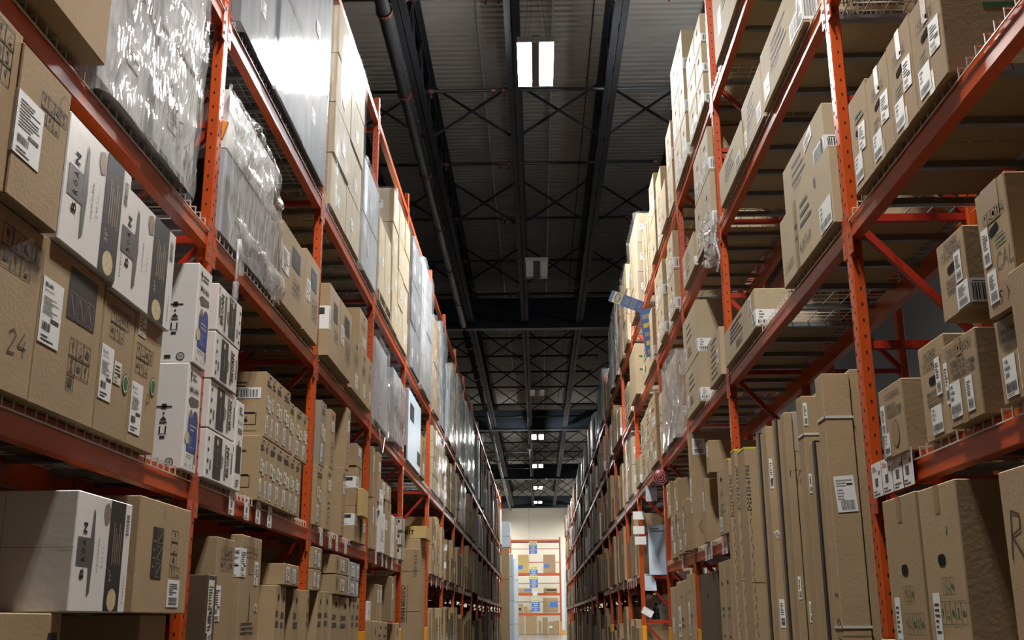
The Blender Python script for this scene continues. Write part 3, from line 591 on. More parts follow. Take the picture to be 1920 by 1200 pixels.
def S_tall1(c):
    for v in (.44, .78, .955, 1.93): c.strap(v * 1.0 if v < 1.95 else v)
    c.label(.028, 1.48, .095, .17, 'big', 'N', rot=4); n = c.P('N'); n.rect(0, .92, c.d, .923, 'ink_brown'); n.rect(0, .6, c.d, .602, 'ink_brown'); h2 = c.P('F', 'handwriting'); h2.hand('EOB3', c.w * .9, .9, .06, .006, rot=90, gap=1.0)
def S_tallscript(c): c.P('N', 'handwriting').hand('EOB4ELL', .05, 1.9, .05, .006, 'ink', rot=-90, gap=1.1)
def S_talldark(c): n = c.P('N'); n.rect(0, 0, .010, c.h, 'charcoal_print'); n.rect(0, c.h - .006, c.d, c.h, 'charcoal_print'); f = c.P(); f.rect(c.w - .03, 0, c.w, c.h, 'charcoal_print')  # dark edge print, widened to stand in for shaded gaps between cartons
def S_tallstrap(c):
    c.strap(1.92); c.strap(.72); c.label(c.d * .08, 1.97, c.d * .25, .12, 'vbar', 'N'); c.label(c.d * .1, 1.62, c.d * .2, .1, 'vbar', 'N')
def S_tallnote(c):
    c.P('N', 'handwriting').hand('ITNM', .004, c.h - .36, .035, .004, 'ink', gap=.8); c.label(.01, 1.1, .016, .12, 'vbar', 'N')
def S_tallfilm(c):
    n = c.P('N'); m = MB(); m.box(-c.w / 2 - .004, c.w / 2 + .004, -.004, c.d, c.h - .22, c.h + .002, 'film'); m.build('clear_film', c.o); c.label(.012, .98, .03, .11, 'vbar', 'N')
def S_talllab(c): c.label(.006, 1.75, .02, .18, 'vbar', 'N'); c.label(.01, .95, .03, .16, 'vbar', 'N'); c.label(.03, 1.45, .03, .05, 'cream', 'N', rot=30)
def S_tallyel(c):
    n = c.P('N'); n.rect(0, c.h - .012, c.d, c.h, 'yellow_paper'); f = c.P(); f.rect(0, c.h - .012, c.w, c.h, 'yellow_paper'); n.text('D2S12I-6190S', .03, c.h - .42, .03, 'ink', rot=90, w=.3); n.rect(0, c.h * .58, c.d, c.h * .582, 'ink_brown')
    for i in range(24): n.line((.012 + .012 * (i % 2), .5 + i * .055), (.02, .54 + i * .055), .004, 'ink_brown')
STYLES = {k[2:]: v for k, v in list(globals().items()) if k.startswith('S_')}
BODY = {'c8': 'white_card'}
def body_of(name, style):
    if name == 'white_carton': return 'blue_white_card' if style == 'cbigw' else 'white_card'
    if name == 'grey_carton': return 'grey_card'
    if name == 'yellow_carton': return 'cardboard_yellow'
    if style in ('slant', 'slantw', 'slant2', 'slant3', 'slant4', 'slant5', 'slanthood', 'holes', 'pale'): return 'cardboard_pale'
    if style in ('ctorn', 'gbands'): return 'cardboard_dark_or_shaded'
    if style in ('cnarg',): return 'cardboard_grey'
    return 'cardboard'
# ------------------------------------------------------------ building shell
DECK_Z = 10.1; YB = 88.0
m = MB(); m.box(-9.5, 9.5, -8, YB, -0.1, 0.0, 'concrete')
structure(m.build('floor'))
m = MB(); m.box(-9.5, 9.5, YB, YB + .2, 0, DECK_Z + .2, 'wall_paint')
for i in range(7): m.box(-9.4 + i * 2.9, -9.36 + i * 2.9, YB - .012, YB, 0, DECK_Z, 'wall_grey')
structure(m.build('wall_back'))
m = MB(); m.box(-9.7, -9.5, -8, YB, 0, DECK_Z + .2, 'wall_grey'); structure(m.build('wall_left'))
m = MB(); m.box(9.5, 9.7, -8, YB, 0, DECK_Z + .2, 'wall_grey'); structure(m.build('wall_right'))
m = MB(); m.box(-9.7, 9.7, -8.2, -8, 0, DECK_Z + .2, 'load_dark'); structure(m.build('wall_front'))
# corrugated roof deck, ribs run across the aisle
m = MB(); pts = []; y = -8.0
while y < YB:
    pts += [(y, DECK_Z), (y + .09, DECK_Z), (y + .105, DECK_Z + .04), (y + .14, DECK_Z + .04)]; y += .155
vs = []; fs = []
for i, (a, b) in enumerate(pts): vs += [(-9.5, a, b), (9.5, a, b)]
for i in range(len(pts) - 1): fs.append((2 * i, 2 * i + 1, 2 * i + 3, 2 * i + 2))
m.add(vs, fs, 'roof_deck')
m.box(-9.7, 9.7, -8, YB, DECK_Z + .08, DECK_Z + .2, 'roof_deck')
ceiling = structure(m.build('ceiling'))
# seams of the deck sheets, lap strips running along the aisle
m = MB()
for x in (-2.35, .95, 4.2): m.box(x, x + .02, -8, YB, DECK_Z - .006, DECK_Z + .003, 'joist_paint')
structure(m.build('deck_lap_strip', ceiling))
JX = [-7.83 + 1.51 * i for i in range(11)]      # includes -1.79, -0.28, 1.23
GY = [-5.0, 12.0 - .05, 29.45, 46.3, 63.1, 79.9]
JB = 9.02
GY2 = [29.45, 46.3, 63.1, 79.9]
def joist(x, y0, y1):
    m = MB()
    for dx in (-.055, .055):
        m.box(x + dx - .045, x + dx + .045, y0, y1, JB, JB + .012, 'joist_paint'); m.box(x + (dx * .35) - .008, x + dx * .35 + .008, y0, y1, JB + .012, JB + .09, 'joist_paint')
    j = structure(m.build('roof_joist', ceiling))
    m = MB()
    for dx in (-.055, .055):
        m.box(x + dx - .045, x + dx + .045, y0, y1, DECK_Z - .025, DECK_Z - .012, 'joist_paint'); m.box(x + dx * .35 - .008, x + dx * .35 + .008, y0, y1, DECK_Z - .1, DECK_Z - .025, 'joist_paint')
    structure(m.build('top_chord', j))
    m = MB(); n = max(2, int((y1 - y0) / .62)); st = (y1 - y0) / n
    for i in range(n):
        a = y0 + i * st; za, zb = (JB + .06, DECK_Z - .06) if i % 2 == 0 else (DECK_Z - .06, JB + .06)
        m.bar((x, a, za), (x, a + st, zb), .03, .03, 'joist_paint')
    stuff(m.build('joist_web', j))
JOIST_SPAN = list(zip([-7.5] + GY2[:-1], GY2))
for i, x in enumerate(JX):
    for (a, b) in JOIST_SPAN: joist(x, a + .14, b - .14)
for y in GY2:
    m = MB(); m.box(-9.4, 9.4, y - .125, y + .125, 8.9, 8.925, 'girder_paint'); m.box(-9.4, 9.4, y - .01, y + .01, 8.925, 9.75, 'girder_paint'); m.box(-9.4, 9.4, y - .125, y + .125, 9.75, 9.775, 'girder_paint')
    structure(m.build('roof_girder', ceiling))
BR = [12.9, 17.15, 21.45, 25.7, 34.0, 38.2, 42.4, 50.6, 54.9, 59.1, 67, 71.2, 75.4]
for y in BR:
    for i in range(3, len(JX) - 3):
        x0, x1 = JX[i], JX[i + 1]
        m = MB(); m.bar((x0 + .05, y, JB + .03), (x1 - .05, y, DECK_Z - .06), .035, .035, 'joist_paint'); structure(m.build('bridging_brace', ceiling))
        m = MB(); m.bar((x0 + .05, y + .05, DECK_Z - .06), (x1 - .05, y + .05, JB + .03), .035, .035, 'joist_paint'); structure(m.build('bridging_brace', ceiling))
# sprinkler pipes
t = thing('sprinkler_main', 'thick dark sprinkler main pipe running beside the roof joist', 'pipe', (-2.0, 0, 8.98))
m = MB(); m.smooth = True; m.tube([(0, -7, 0), (0, 29.2, 0)], .095, 14, 'pipe_black'); m.build('pipe', t)
m = MB(); m.smooth = True; m.tube([(0, 29.2, 0), (0, 82, 0)], .085, 12, 'pipe_black'); m.build('pipe', t)
for y in (13.0, 15.4, 18.6, 21.4, 24.2, 27.0, 31.6, 36.0, 42.0, 48.0, 56.0):
    m = MB(); m.tube([(0, y - .03, 0), (0, y + .03, 0)], .115, 14, 'clamp_red'); m.build('pipe_clamp', t)
for k, y in enumerate((13.05, 15.75, 18.65, 21.5, 24.3, 27.0, 31.6, 33.9, 36.2, 38.7, 42.0, 44.6, 48.5, 51.5, 54.5, 57.5, 60.5)):
    o = thing('sprinkler_branch', 'slim dark sprinkler branch pipe crossing under the roof, %s from the viewpoint' % ['first', 'second', 'third', 'fourth', 'fifth', 'sixth', 'seventh', 'eighth', 'ninth', 'tenth', 'eleventh', 'twelfth', 'thirteenth', 'fourteenth', 'fifteenth', 'sixteenth', 'seventeenth'][k], 'pipe', (0, y, 9.2), 0, 'sprinkler branch pipes under the roof deck')
    m = MB(); m.smooth = True; x1 = (1.9, 2.6, 2.3, 2.0)[k % 4]
    m.tube([(-6.5, 0, 0), (x1, 0, 0)], .03, 8, 'pipe_black'); m.build('pipe', o)
    for x in (-2.6, -1.62, -.62, -.45, x1 - .03):
        m = MB(); m.tube([(x - .035, 0, 0), (x + .035, 0, 0)], .045, 8, 'clamp_red'); m.tube([(x, 0, -.04), (x, 0, -.12)], .014, 6, 'clamp_red'); m.build('sprinkler_head', o)
# conduits under the deck
for (x, nm) in ((-.85, 'thin electrical conduit running along the deck near the middle joist'), (.33, 'thin electrical conduit feeding the aisle lamps')):
    m = MB(); m.tube([(x, -6, DECK_Z - .03), (x, 80, DECK_Z - .03)], .012, 6, 'galvanised'); tag(m.build('conduit'), nm, 'conduit')

# ------------------------------------------------------------ aisle lamps
def lamp(x, y, z, on, label, side=False):
    t = thing('high_bay_lamp', label, 'lamp', (x, y, z), 0, 'high bay lamps above the aisle' if not side else 'lamps of the neighbouring aisles')
    m = MB(); m.bevbox(-.06, .06, -.62, .62, -.03, .09, .01, 'lamp_ridge'); m.box(-.25, .25, -.62, .62, .045, .06, 'lamp_housing'); m.box(-.25, .25, -.635, -.62, -.02, .06, 'lamp_housing'); m.box(-.25, .25, .62, .635, -.02, .06, 'lamp_housing'); m.build('housing', t)
    for s in (-1, 1):
        m = MB(); m.bevbox(min(s * .065, s * .245), max(s * .065, s * .245), -.6, .6, .0, .04, .012, (('lamp_on_cross' if 13 < y < 18 and x > 0 else 'lamp_on_side') if side else 'lamp_on') if on else 'lamp_off'); m.build('lens', t)
        for yy in (-.5, .5):
            m = MB(); m.tube([(s * .15, yy, .06), (s * .02, yy, DECK_Z - z)], .002, 4, 'joist_paint'); m.build('hanger_wire', t)
for y, on, lb in ((-5.6, 0, 'unlit twin panel aisle lamp behind the viewpoint'), (3.2, 1, 'lit twin panel aisle lamp overhead, before the largest visible one'), (13.64, 1, 'lit twin panel aisle lamp, largest in view'),
                  (22.84, 0, 'unlit twin panel aisle lamp before the first girder'), (36.4, 0, 'unlit twin panel aisle lamp beyond the first girder'),
                  (45.6, 1, 'lit aisle lamp just before the second girder'), (54.6, 1, 'lit aisle lamp just beyond the second girder'), (63.8, 1, 'lit aisle lamp by the third girder'), (72.0, 1, 'lit aisle lamp closest to the end wall')):
    lamp(.05, y, 8.5, on, lb)
for x, y, nn in ((-5.2, 8, 'first one'), (5.4, 9, 'first one'), (4.2, 14.6, 'second one')):
    lamp(x, y, 8.3, 1, 'cool twin panel lamp above the aisle behind the %s racks, %s' % ('white carton' if x < 0 else 'hood carton', nn), True)
lamp(-3.6, 84.5, 8.9, 1, 'lit lamp washing the end wall behind the white carton rack row'); lamp(3.6, 84.5, 8.9, 1, 'lit lamp washing the end wall behind the hood carton rack row')
lamp(-3.7, 77.0, 8.9, 1, 'unseen lamp added above the cross aisle behind the end of the white carton rack'); lamp(3.7, 77.0, 8.9, 1, 'unseen lamp added above the cross aisle behind the end of the hood carton rack')  # hidden lamps added to brighten the front of the end rack
# small white hanging sensor
t = thing('hanging_beacon', 'small white beacon hanging on a rod from the roof', 'beacon', (-.3, 44.0, 7.9))
m = MB(); m.smooth = True; m.tube([(0, 0, 0), (0, 0, 2.1)], .03, 8, 'lamp_housing'); m.build('rod', t)
m = MB(); m.smooth = True; m.tube([(0, 0, -.2), (0, 0, -.12), (0, 0, 0)], .1, 10, 'lamp_housing'); m.build('beacon_body', t)

# ------------------------------------------------------------ racks
LZ = [1.66, 2.89, 4.11, 6.10]; RZ = [1.63, 2.83, 4.06, 5.20]
LP = [2.41, 5.04, 7.67, 10.30, 12.95, 16.1, 18.65, 21.2, 23.75, 26.95, 29.5, 32.1, 34.7, 37.3, 40.4, 43.0, 45.6, 48.2]
RP = [1.52, 4.87, 8.2, 10.5, 12.8, 16.15, 18.45, 20.75, 23.05, 25.35, 28.7, 31.0, 33.3, 35.6, 38.9, 41.2, 43.5, 45.8, 49.1, 51.4, 53.7, 56.0, 58.3]
POSTH = .076; PX = .058; RD = .62; NEARY = 17.0
MESH = {}
def shared(key, fn, name):
    if key not in MESH: MESH[key] = fn().mesh(name)
    return MESH[key]
# everything in rack-local axes: x along the aisle to the viewer's right of the face, y into the rack, z up
def post_mesh(h, z0=0):
    m = MB(); a = POSTH / 2
    m.bevbox(-a, a, 0, PX, z0, h, .006, 'orange_steel'); return m
def holes_mesh(h):
    m = MB(); a = POSTH / 2; z = .95
    while z < h - .05:
        for x, q in ((-.018, 0), (.018, .038)): m.box(x - .0035, x + .0035, -.0012, 0, z + q - .007, z + q + .009, 'dark_slot')
        for xx in (-a - .0012, a): m.box(xx, xx + .0012, 0.027, .034, z - .006, z + .006, 'dark_slot')
        z += .0762
    return m
def deck_mesh(L, D):
    m = MB(); r = .0026; n = int(L / .0762); st = L / n
    for i in range(1, n):
        x = -L / 2 + i * st
        m.bar((x, -.006, .008), (x, D, .008), 2 * r, 2 * r, 'wire'); m.bar((x, -.006, .010), (x, -.006, -.034), 2 * r, 2 * r, 'wire')
    for k in range(6): m.bar((-L / 2 + .01, .05 + k * (D - .08) / 5, .004), (L / 2 - .01, .05 + k * (D - .08) / 5, .004), 2 * r, 2 * r, 'wire')
    m.bar((-L / 2 + .01, -.009, -.034), (L / 2 - .01, -.009, -.034), 2 * r, 2 * r, 'wire')
    return m
def beam_mesh(L):
    m = MB(); m.box(-L / 2, L / 2, 0.0, .05, -.115, -.04, 'orange_steel'); m.box(-L / 2, L / 2, .014, .05, -.04, -.004, 'orange_steel'); m.box(-L / 2, L / 2, -.0015, 0.002, -.112, -.106, 'orange_steel')
    return m
def conn_mesh():
    m = MB(); m.box(-.028, .028, -.006, .0, -.19, .02, 'orange_steel'); m.box(-.03, -.024, -.006, .05, -.19, .02, 'orange_steel')
    for z in (-.16, -.1, -.02): m.box(-.008, .008, -.010, -.006, z, z + .014, 'galvanised')
    return m
def rack(side, posts, levels, top, X, depth, name, label, skip=(), holes=True, braces=True, nodeck=()):
    sg = -1 if side == 'L' else 1
    t = thing(name, label, 'rack', (sg * X, 0, 0), R(90) if side == 'L' else R(-90))
    dirn = 1 if side == 'L' else -1              # local x = dirn * world Y
    for i, y in enumerate(posts):
        near = y < NEARY
        f = ob('upright_frame', shared(('post', top), lambda: post_mesh(top), 'upright_frame'), t, (dirn * y, depth - PX, 0))
        ob('post', shared(('fpost', top), lambda: post_mesh(top, .915), 'post'), f, (0, -(depth - PX), 0))
        def prot(): m = MB(); m.bevbox(-POSTH / 2 - .004, POSTH / 2 + .004, -.004, PX + .004, 0, .915, .006, 'yellow_steel'); m.box(-.08, .08, -.02, PX + .03, 0, .012, 'yellow_steel'); return m
        ob('post_protector', shared('prot', prot, 'post_protector'), f, (0, -(depth - PX), 0))
        if holes and y < 27: stuff(ob('punched_holes', shared(('holes', top), lambda: holes_mesh(top), 'punched_holes'), f, (0, -(depth - PX), 0)))
        if braces:
            z = .35; k = 0
            while z < top - .1:
                def hb(): m = MB(); m.box(-.018, .018, -(depth - 2 * PX), 0, -.018, .018, 'orange_steel_shaded'); return m
                ob('horizontal_brace', shared(('hb', depth), hb, 'horizontal_brace'), f, (0, 0, z))
                if z + .62 < top - .1 and k % 3 != 2:
                    def db(): m = MB(); m.bar((0, 0, .03), (0, -(depth - 2 * PX), .58), .034, .034, 'orange_steel_shaded'); return m
                    ob('diagonal_brace', shared(('db', depth), db, 'diagonal_brace'), f, (0, 0, z))
                z += .62; k += 1
    for i in range(len(posts) - 1):
        a, b = posts[i], posts[i + 1]; L = b - a - POSTH; c = dirn * (a + b) / 2
        near = a < NEARY
        for li, z in enumerate(levels):
            if (i, li) in skip: continue
            L = round(L, 2)
            bm = ob('beam', shared(('beam', L), lambda: beam_mesh(L), 'beam'), t, (c, .004, z))
            for s in (-1, 1):
                q = ob('beam_connector', shared('conn', conn_mesh, 'beam_connector'), bm, (s * (L / 2 - .005) if s < 0 else L / 2 - .005, 0, 0))
                if s > 0: q.rotation_euler = (0, 0, 0); q.scale = (-1, 1, 1)
            if li in nodeck: continue
            ob('rear_beam', shared(('rbeam', L), lambda: beam_mesh(L), 'rear_beam'), t, (c, depth - .004, z), (0, 0, math.pi))
            dk = ob('wire_deck', shared(('deck', L, depth), lambda: deck_mesh(L - .02, depth - .02), 'wire_deck'), t, (c, .006, z))
            n = 6 if L < 3 else 8
            def chan(): m = MB(); m.box(-.02, .02, .03, depth - .05, -.03, 0.0, 'galvanised'); return m
            if near:
                for k in range(n): ob('support_channel', shared(('chan', depth), chan, 'support_channel'), dk, (-L / 2 + (k + .5) * L / n, 0, 0))
            else:
                def chans():
                    m = MB()
                    for k in range(n): x = -L / 2 + (k + .5) * L / n; m.box(x - .02, x + .02, .03, depth - .05, -.03, 0, 'galvanised')
                    return m
                stuff(ob('support_channel', shared(('chans', L, depth), chans, 'support_channel'), dk))
    return t
rack('L', LP, LZ, 6.29, 1.6, RD, 'pallet_rack', 'orange steel rack row with white appliance cartons and wrapped pallets', skip={(4, 0), (9, 0)}, nodeck={3})
rack('R', RP, RZ, 6.14, 1.48, RD, 'pallet_rack', 'orange steel rack row with range hood cartons and tall panels', skip={(1, 0), (4, 0), (9, 0)})
# second rows standing back to back behind them
rack('L', LP[:13], LZ[:3], 5.3, 2.36, RD, 'pallet_rack', 'orange steel rack row standing back to back behind the white cartons', holes=False, skip={(4, 0), (9, 0)})
rack('R', RP[:14], [RZ[0], RZ[2], RZ[3]], 6.14, 2.24, RD, 'pallet_rack', 'orange steel rack row standing back to back behind the hood cartons', holes=False, skip={(0, 0), (1, 0), (4, 0), (9, 0), (3, 0)})
BOXES = [
('L', 'carton', 'large brown carton marked 24 in marker above the orange beam', None, 'c24', 2.72, 3.251, 1.66, 2.199, 1.57, 0.55),
('L', 'carton', 'big brown carton with long white label and dark panel of tools', None, 'cbroan', 3.253, 3.75, 1.66, 2.203, 1.57, 0.55),
('L', 'carton', 'narrow brown carton with white label, pictograms and a green seal', None, 'cbest', 3.757, 4.064, 1.66, 2.181, 1.57, 0.55),
('L', 'carton', 'narrow brown carton with handwritten mark, label and green seal', None, 'cbest2', 4.074, 4.379, 1.66, 2.205, 1.57, 0.55),
('L', 'white_carton', 'glossy white carton with blue panel, lower of two by the post', None, 'cblue', 4.782, 4.979, 1.66, 2.145, 1.58, 0.58),
('L', 'white_carton', 'glossy white carton with blue panel, upper of two by the post', None, 'cblue', 4.796, 4.997, 2.149, 2.629, 1.57, 0.58),
('L', 'carton', 'brown carton cut by the frame edge, topmost beside the upper beam', None, 'cpict', 2.453, 2.901, 2.203, 2.716, 1.54, 0.55),
('L', 'carton', 'brown carton with white corner label on top of the 24 carton', None, 'ccorner', 2.891, 3.233, 2.203, 2.693, 1.53, 0.55),
('L', 'white_carton', 'white carton with black band and dark hood picture under upper beam', None, 'chood', 3.285, 3.851, 2.207, 2.662, 1.55, 0.55),
('L', 'white_carton', 'white carton with black band next to the blue panelled cartons', None, 'chood', 3.766, 4.394, 2.185, 2.612, 1.55, 0.55),
('L', 'carton', 'brown carton with dark printed panel below the big white carton', None, 'cpanel', 2.7, 3.735, 0.43, 1.032, 1.6, 0.55),
('L', 'carton', 'brown carton with small dark panel under the tools carton', None, 'cpanel2', 4.477, 4.789, 0.43, 1.032, 1.6, 0.55),
('L', 'carton', 'plain brown carton at the floor below the dark panel carton', None, 'plain', 2.75, 3.763, 0.0, 0.42, 1.6, 0.55),
('L', 'carton', 'plain brown carton at the floor under the small panel carton', None, 'plain', 4.583, 4.861, 0.0, 0.42, 1.6, 0.55),
('L', 'white_carton', 'large white carton with black band and range hood picture, lowest shelf', None, 'chood', 3.653, 4.157, 1.036, 1.435, 1.55, 0.62),
('L', 'carton', 'brown carton with black tool panel and pictogram column by post', None, 'ctools', 4.262, 4.904, 1.036, 1.485, 1.56, 0.55),
('L', 'carton', 'brown carton with faint pictograms beside the shiny wrapped pallet', None, 'cpict2', 2.453, 3.438, 2.91, 3.86, 1.52, 0.55),
('L', 'white_carton', 'white appliance carton at the bottom of the stack of four', None, 'cmicro', 5.083, 5.56, 1.66, 1.896, 1.57, 0.55),
('L', 'white_carton', 'white appliance carton, second from the bottom of four', None, 'cmicro', 5.083, 5.55, 1.9, 2.136, 1.57, 0.55),
('L', 'white_carton', 'white appliance carton, third from the bottom of four', None, 'cmicro', 5.083, 5.497, 2.14, 2.376, 1.56, 0.55),
('L', 'white_carton', 'white appliance carton on top of the stack, printed upside down', None, 'cmicro2', 5.083, 5.511, 2.38, 2.62, 1.56, 0.55),
('L', 'white_carton', 'white appliance carton standing on end next to the stack of four', None, 'cmicroend', 5.573, 5.711, 1.66, 2.127, 1.57, 0.55),
('L', 'carton', 'narrow brown hood carton, first from white stack, lower row, calendar mark', None, 'cnar6', 6.086, 6.212, 1.66, 2.025, 1.57, 0.55),
('L', 'carton', 'narrow brown hood carton, second from the white stack, lower row', None, 'cnar', 6.218, 6.305, 1.66, 2.025, 1.57, 0.55),
('L', 'carton', 'narrow brown hood carton, third from the white stack, lower row', None, 'cnar', 6.311, 6.473, 1.66, 2.025, 1.57, 0.55),
('L', 'carton', 'narrow brown hood carton, fourth from the white stack, lower row', None, 'cnar', 6.48, 6.65, 1.66, 2.025, 1.57, 0.55),
('L', 'carton', 'narrow brown hood carton, fifth from the white stack, lower row', None, 'cnar', 6.657, 6.852, 1.66, 2.025, 1.57, 0.55),
('L', 'carton', 'narrow brown hood carton, sixth from the white stack, lower row', None, 'cnar', 6.86, 7.004, 1.66, 2.025, 1.57, 0.55),
('L', 'carton', 'narrow brown hood carton, seventh from the white stack, lower row', None, 'cnar', 7.019, 7.163, 1.66, 2.025, 1.57, 0.55),
('L', 'carton', 'narrow brown hood carton with barcode end, first of upper row', None, 'cnar6u', 6.153, 6.294, 2.029, 2.414, 1.57, 0.55),
('L', 'carton', 'narrow brown hood carton, second from the white stack, upper row', None, 'cnar', 6.294, 6.391, 2.029, 2.414, 1.57, 0.55),
('L', 'carton', 'narrow brown hood carton, third from the white stack, upper row', None, 'cnar', 6.404, 6.57, 2.029, 2.414, 1.57, 0.55),
('L', 'carton', 'narrow brown hood carton, fourth from the white stack, upper row', None, 'cnar', 6.592, 6.776, 2.029, 2.414, 1.57, 0.55),
('L', 'carton', 'narrow brown hood carton, fifth from the white stack, upper row', None, 'cnar', 6.777, 6.912, 2.029, 2.359, 1.57, 0.55),
('L', 'carton', 'narrow brown hood carton, sixth from the white stack, upper row', None, 'cnar', 6.962, 7.167, 2.029, 2.359, 1.57, 0.55),
('L', 'carton', 'narrow brown hood carton, seventh from the white stack, upper row', None, 'cnar', 7.18, 7.337, 2.029, 2.359, 1.57, 0.55),
('L', 'carton', 'dark brown carton with torn label standing in front of taller carton', None, 'ctorn', 5.189, 5.336, 0, 1.217, 1.55, 0.5),
('L', 'carton', 'tall brown carton with white model label wrapped round its corner', None, 'ccorner2', 5.413, 5.736, 0.06, 1.41, 1.58, 0.6),
('L', 'carton', 'tall crumpled brown carton with tape and a split front seam', None, 'csplit', 5.82, 6.248, 0.87, 1.451, 1.57, 0.55),
('L', 'carton', 'grey brown carton under the crumpled split carton', None, 'plain', 6.233, 6.686, 0, 0.86, 1.66, 0.55),
('L', 'carton', 'open topped brown carton on the floor before hood cartons', None, 'plain', 6.446, 6.773, 0, 0.85, 1.59, 0.55),
('L', 'carton', 'brown hood carton, first upright one on the floor, second bay', None, 'cnar', 6.646, 6.77, 0.0, 1.214, 1.57, 0.55),
('L', 'carton', 'brown hood carton with twin labels, second upright one, second bay', None, 'cnar', 6.777, 6.913, 0.0, 1.205, 1.57, 0.55),
('L', 'carton', 'brown hood carton with bluish label against the second orange post', None, 'cnarb', 7.125, 7.3, 0.0, 1.204, 1.57, 0.55),
('L', 'carton', 'brown carton lying across the hood cartons with two white labels', None, 'clie', 6.76, 7.17, 1.218, 1.347, 1.55, 0.55),
('L', 'carton', 'brown hood carton just past the second post, lower row', None, 'cnar', 7.713, 7.916, 1.66, 2.088, 1.57, 0.55),
('L', 'carton', 'tall brown carton with arrows, second past the post, lower row', None, 'carrow', 8.097, 8.308, 1.66, 2.125, 1.57, 0.55),
('L', 'carton', 'tall brown carton with arrow marks, third past the post, lower row', None, 'carrow', 8.741, 8.887, 1.66, 2.202, 1.57, 0.55),
('L', 'carton', 'brown carton with wraparound white label, bottom of stack of three', None, 'cwrap', 9.374, 9.685, 1.66, 1.96, 1.57, 0.55),
('L', 'carton', 'brown carton with wraparound white label, middle of stack of three', None, 'cwrap', 9.398, 9.689, 1.964, 2.304, 1.57, 0.55),
('L', 'yellow_carton', 'small yellowish carton beside the stack of three against the post', None, 'cyel', 9.509, 9.795, 1.885, 2.125, 1.52, 0.55),
('L', 'carton', 'narrow brown carton against the third post, lower row', None, 'plainl', 9.736, 9.949, 1.66, 1.88, 1.56, 0.55),
('L', 'carton', 'grey brown carton just past the second post, upper row', None, 'cnarg', 7.773, 7.971, 2.092, 2.568, 1.57, 0.55),
('L', 'carton', 'tall brown carton with arrows, second past the post, upper row', None, 'carrow', 8.166, 8.339, 2.129, 2.575, 1.57, 0.55),
('L', 'carton', 'tallest brown carton with arrow marks on the second shelf', None, 'carrow', 8.861, 9.014, 2.206, 2.723, 1.57, 0.55),
('L', 'carton', 'plain brown carton with one label, top of stack of three', None, 'plainl', 9.381, 9.688, 2.308, 2.503, 1.57, 0.55),
('L', 'carton', 'brown carton with dark square print beside the wrapped grey pallet', None, 'csq', 6.295, 6.943, 2.89, 3.412, 1.555, 0.55),
('L', 'carton', 'brown carton with dark square print against the second post', None, 'csq2', 6.975, 7.442, 2.89, 3.467, 1.555, 0.55),
('L', 'carton', 'brown carton with dark square print and white corner label', None, 'csq3', 7.717, 8.144, 2.89, 3.451, 1.53, 0.55),
('L', 'carton', 'brown carton with dark square print, second past the post', None, 'csq2', 8.164, 8.704, 2.89, 3.457, 1.53, 0.55),
('L', 'carton', 'brown carton with pictograms, third past the second post', None, 'chood3', 8.857, 9.289, 2.89, 3.358, 1.55, 0.55),
('L', 'carton', 'brown carton with pictograms, fourth past the second post', None, 'chood3', 9.322, 9.691, 2.89, 3.354, 1.55, 0.55),
('L', 'carton', 'brown carton with pictograms against the third post', None, 'chood3', 9.715, 9.99, 2.89, 3.357, 1.55, 0.55),
('L', 'carton', 'brown carton with oval print lying on top of the third shelf row', None, 'chood3', 9.256, 9.704, 3.362, 3.705, 1.56, 0.55),
('L', 'carton', 'brown hood carton on the floor just past the second post', None, 'cnar', 7.543, 7.627, 0, 1.207, 1.57, 0.55),
('L', 'carton', 'brown hood carton, second from second post, on the floor', None, 'cnar', 7.927, 8.103, 0, 1.21, 1.57, 0.55),
('L', 'carton', 'brown hood carton, third from second post, on the floor', None, 'cnar', 8.154, 8.352, 0, 1.215, 1.57, 0.55),
('L', 'carton', 'brown hood carton, fourth from second post, with white labels', None, 'cnarb', 8.459, 8.777, 0, 1.198, 1.57, 0.55),
('L', 'carton', 'brown hood carton pair with yellowish label, fifth on the floor', None, 'cnar', 8.812, 9.247, 0, 1.189, 1.57, 0.55),
('L', 'carton', 'brown hood carton with white label, sixth on the floor', None, 'cnarb', 9.353, 9.557, 0, 1.196, 1.57, 0.55),
('L', 'carton', 'brown hood carton against the third post on the floor', None, 'cnar', 9.571, 9.771, 0, 1.193, 1.57, 0.55),
('L', 'carton', 'brown lying carton with two labels, lower, just past second post', None, 'clie', 7.713, 8.006, 1.211, 1.356, 1.57, 0.55),
('L', 'carton', 'brown lying carton with two labels, upper, just past second post', None, 'clie', 7.713, 8.014, 1.36, 1.51, 1.57, 0.55),
('L', 'carton', 'brown lying carton with rotated printing, lower, middle of bay', None, 'clie2', 8.46, 9.112, 1.202, 1.351, 1.55, 0.55),
('L', 'carton', 'brown lying carton with rotated printing, upper, middle of bay', None, 'clie2', 8.454, 9.082, 1.355, 1.496, 1.55, 0.55),
('L', 'grey_carton', 'grey carton with pale labels, lower, against the third post', None, 'cgrey', 9.195, 9.64, 1.2, 1.33, 1.56, 0.55),
('L', 'grey_carton', 'grey carton with pale labels, upper, against the third post', None, 'cgrey', 9.219, 9.668, 1.334, 1.479, 1.56, 0.55),
('L', 'carton', 'brown carton just past the third post, lower row second shelf', None, 'plainl', 10.354, 10.524, 1.66, 2.136, 1.57, 0.55),
('L', 'carton', 'brown carton with labels, second past the third post', None, 'plainl', 10.546, 10.704, 1.66, 2.133, 1.57, 0.55),
('L', 'white_carton', 'white carton standing between brown ones past the third post', None, 'white', 10.896, 11.201, 1.66, 2.056, 1.56, 0.55),
('L', 'carton', 'brown carton with black and white label near the fourth post', None, 'cwrap', 11.263, 11.721, 1.66, 2.209, 1.57, 0.55),
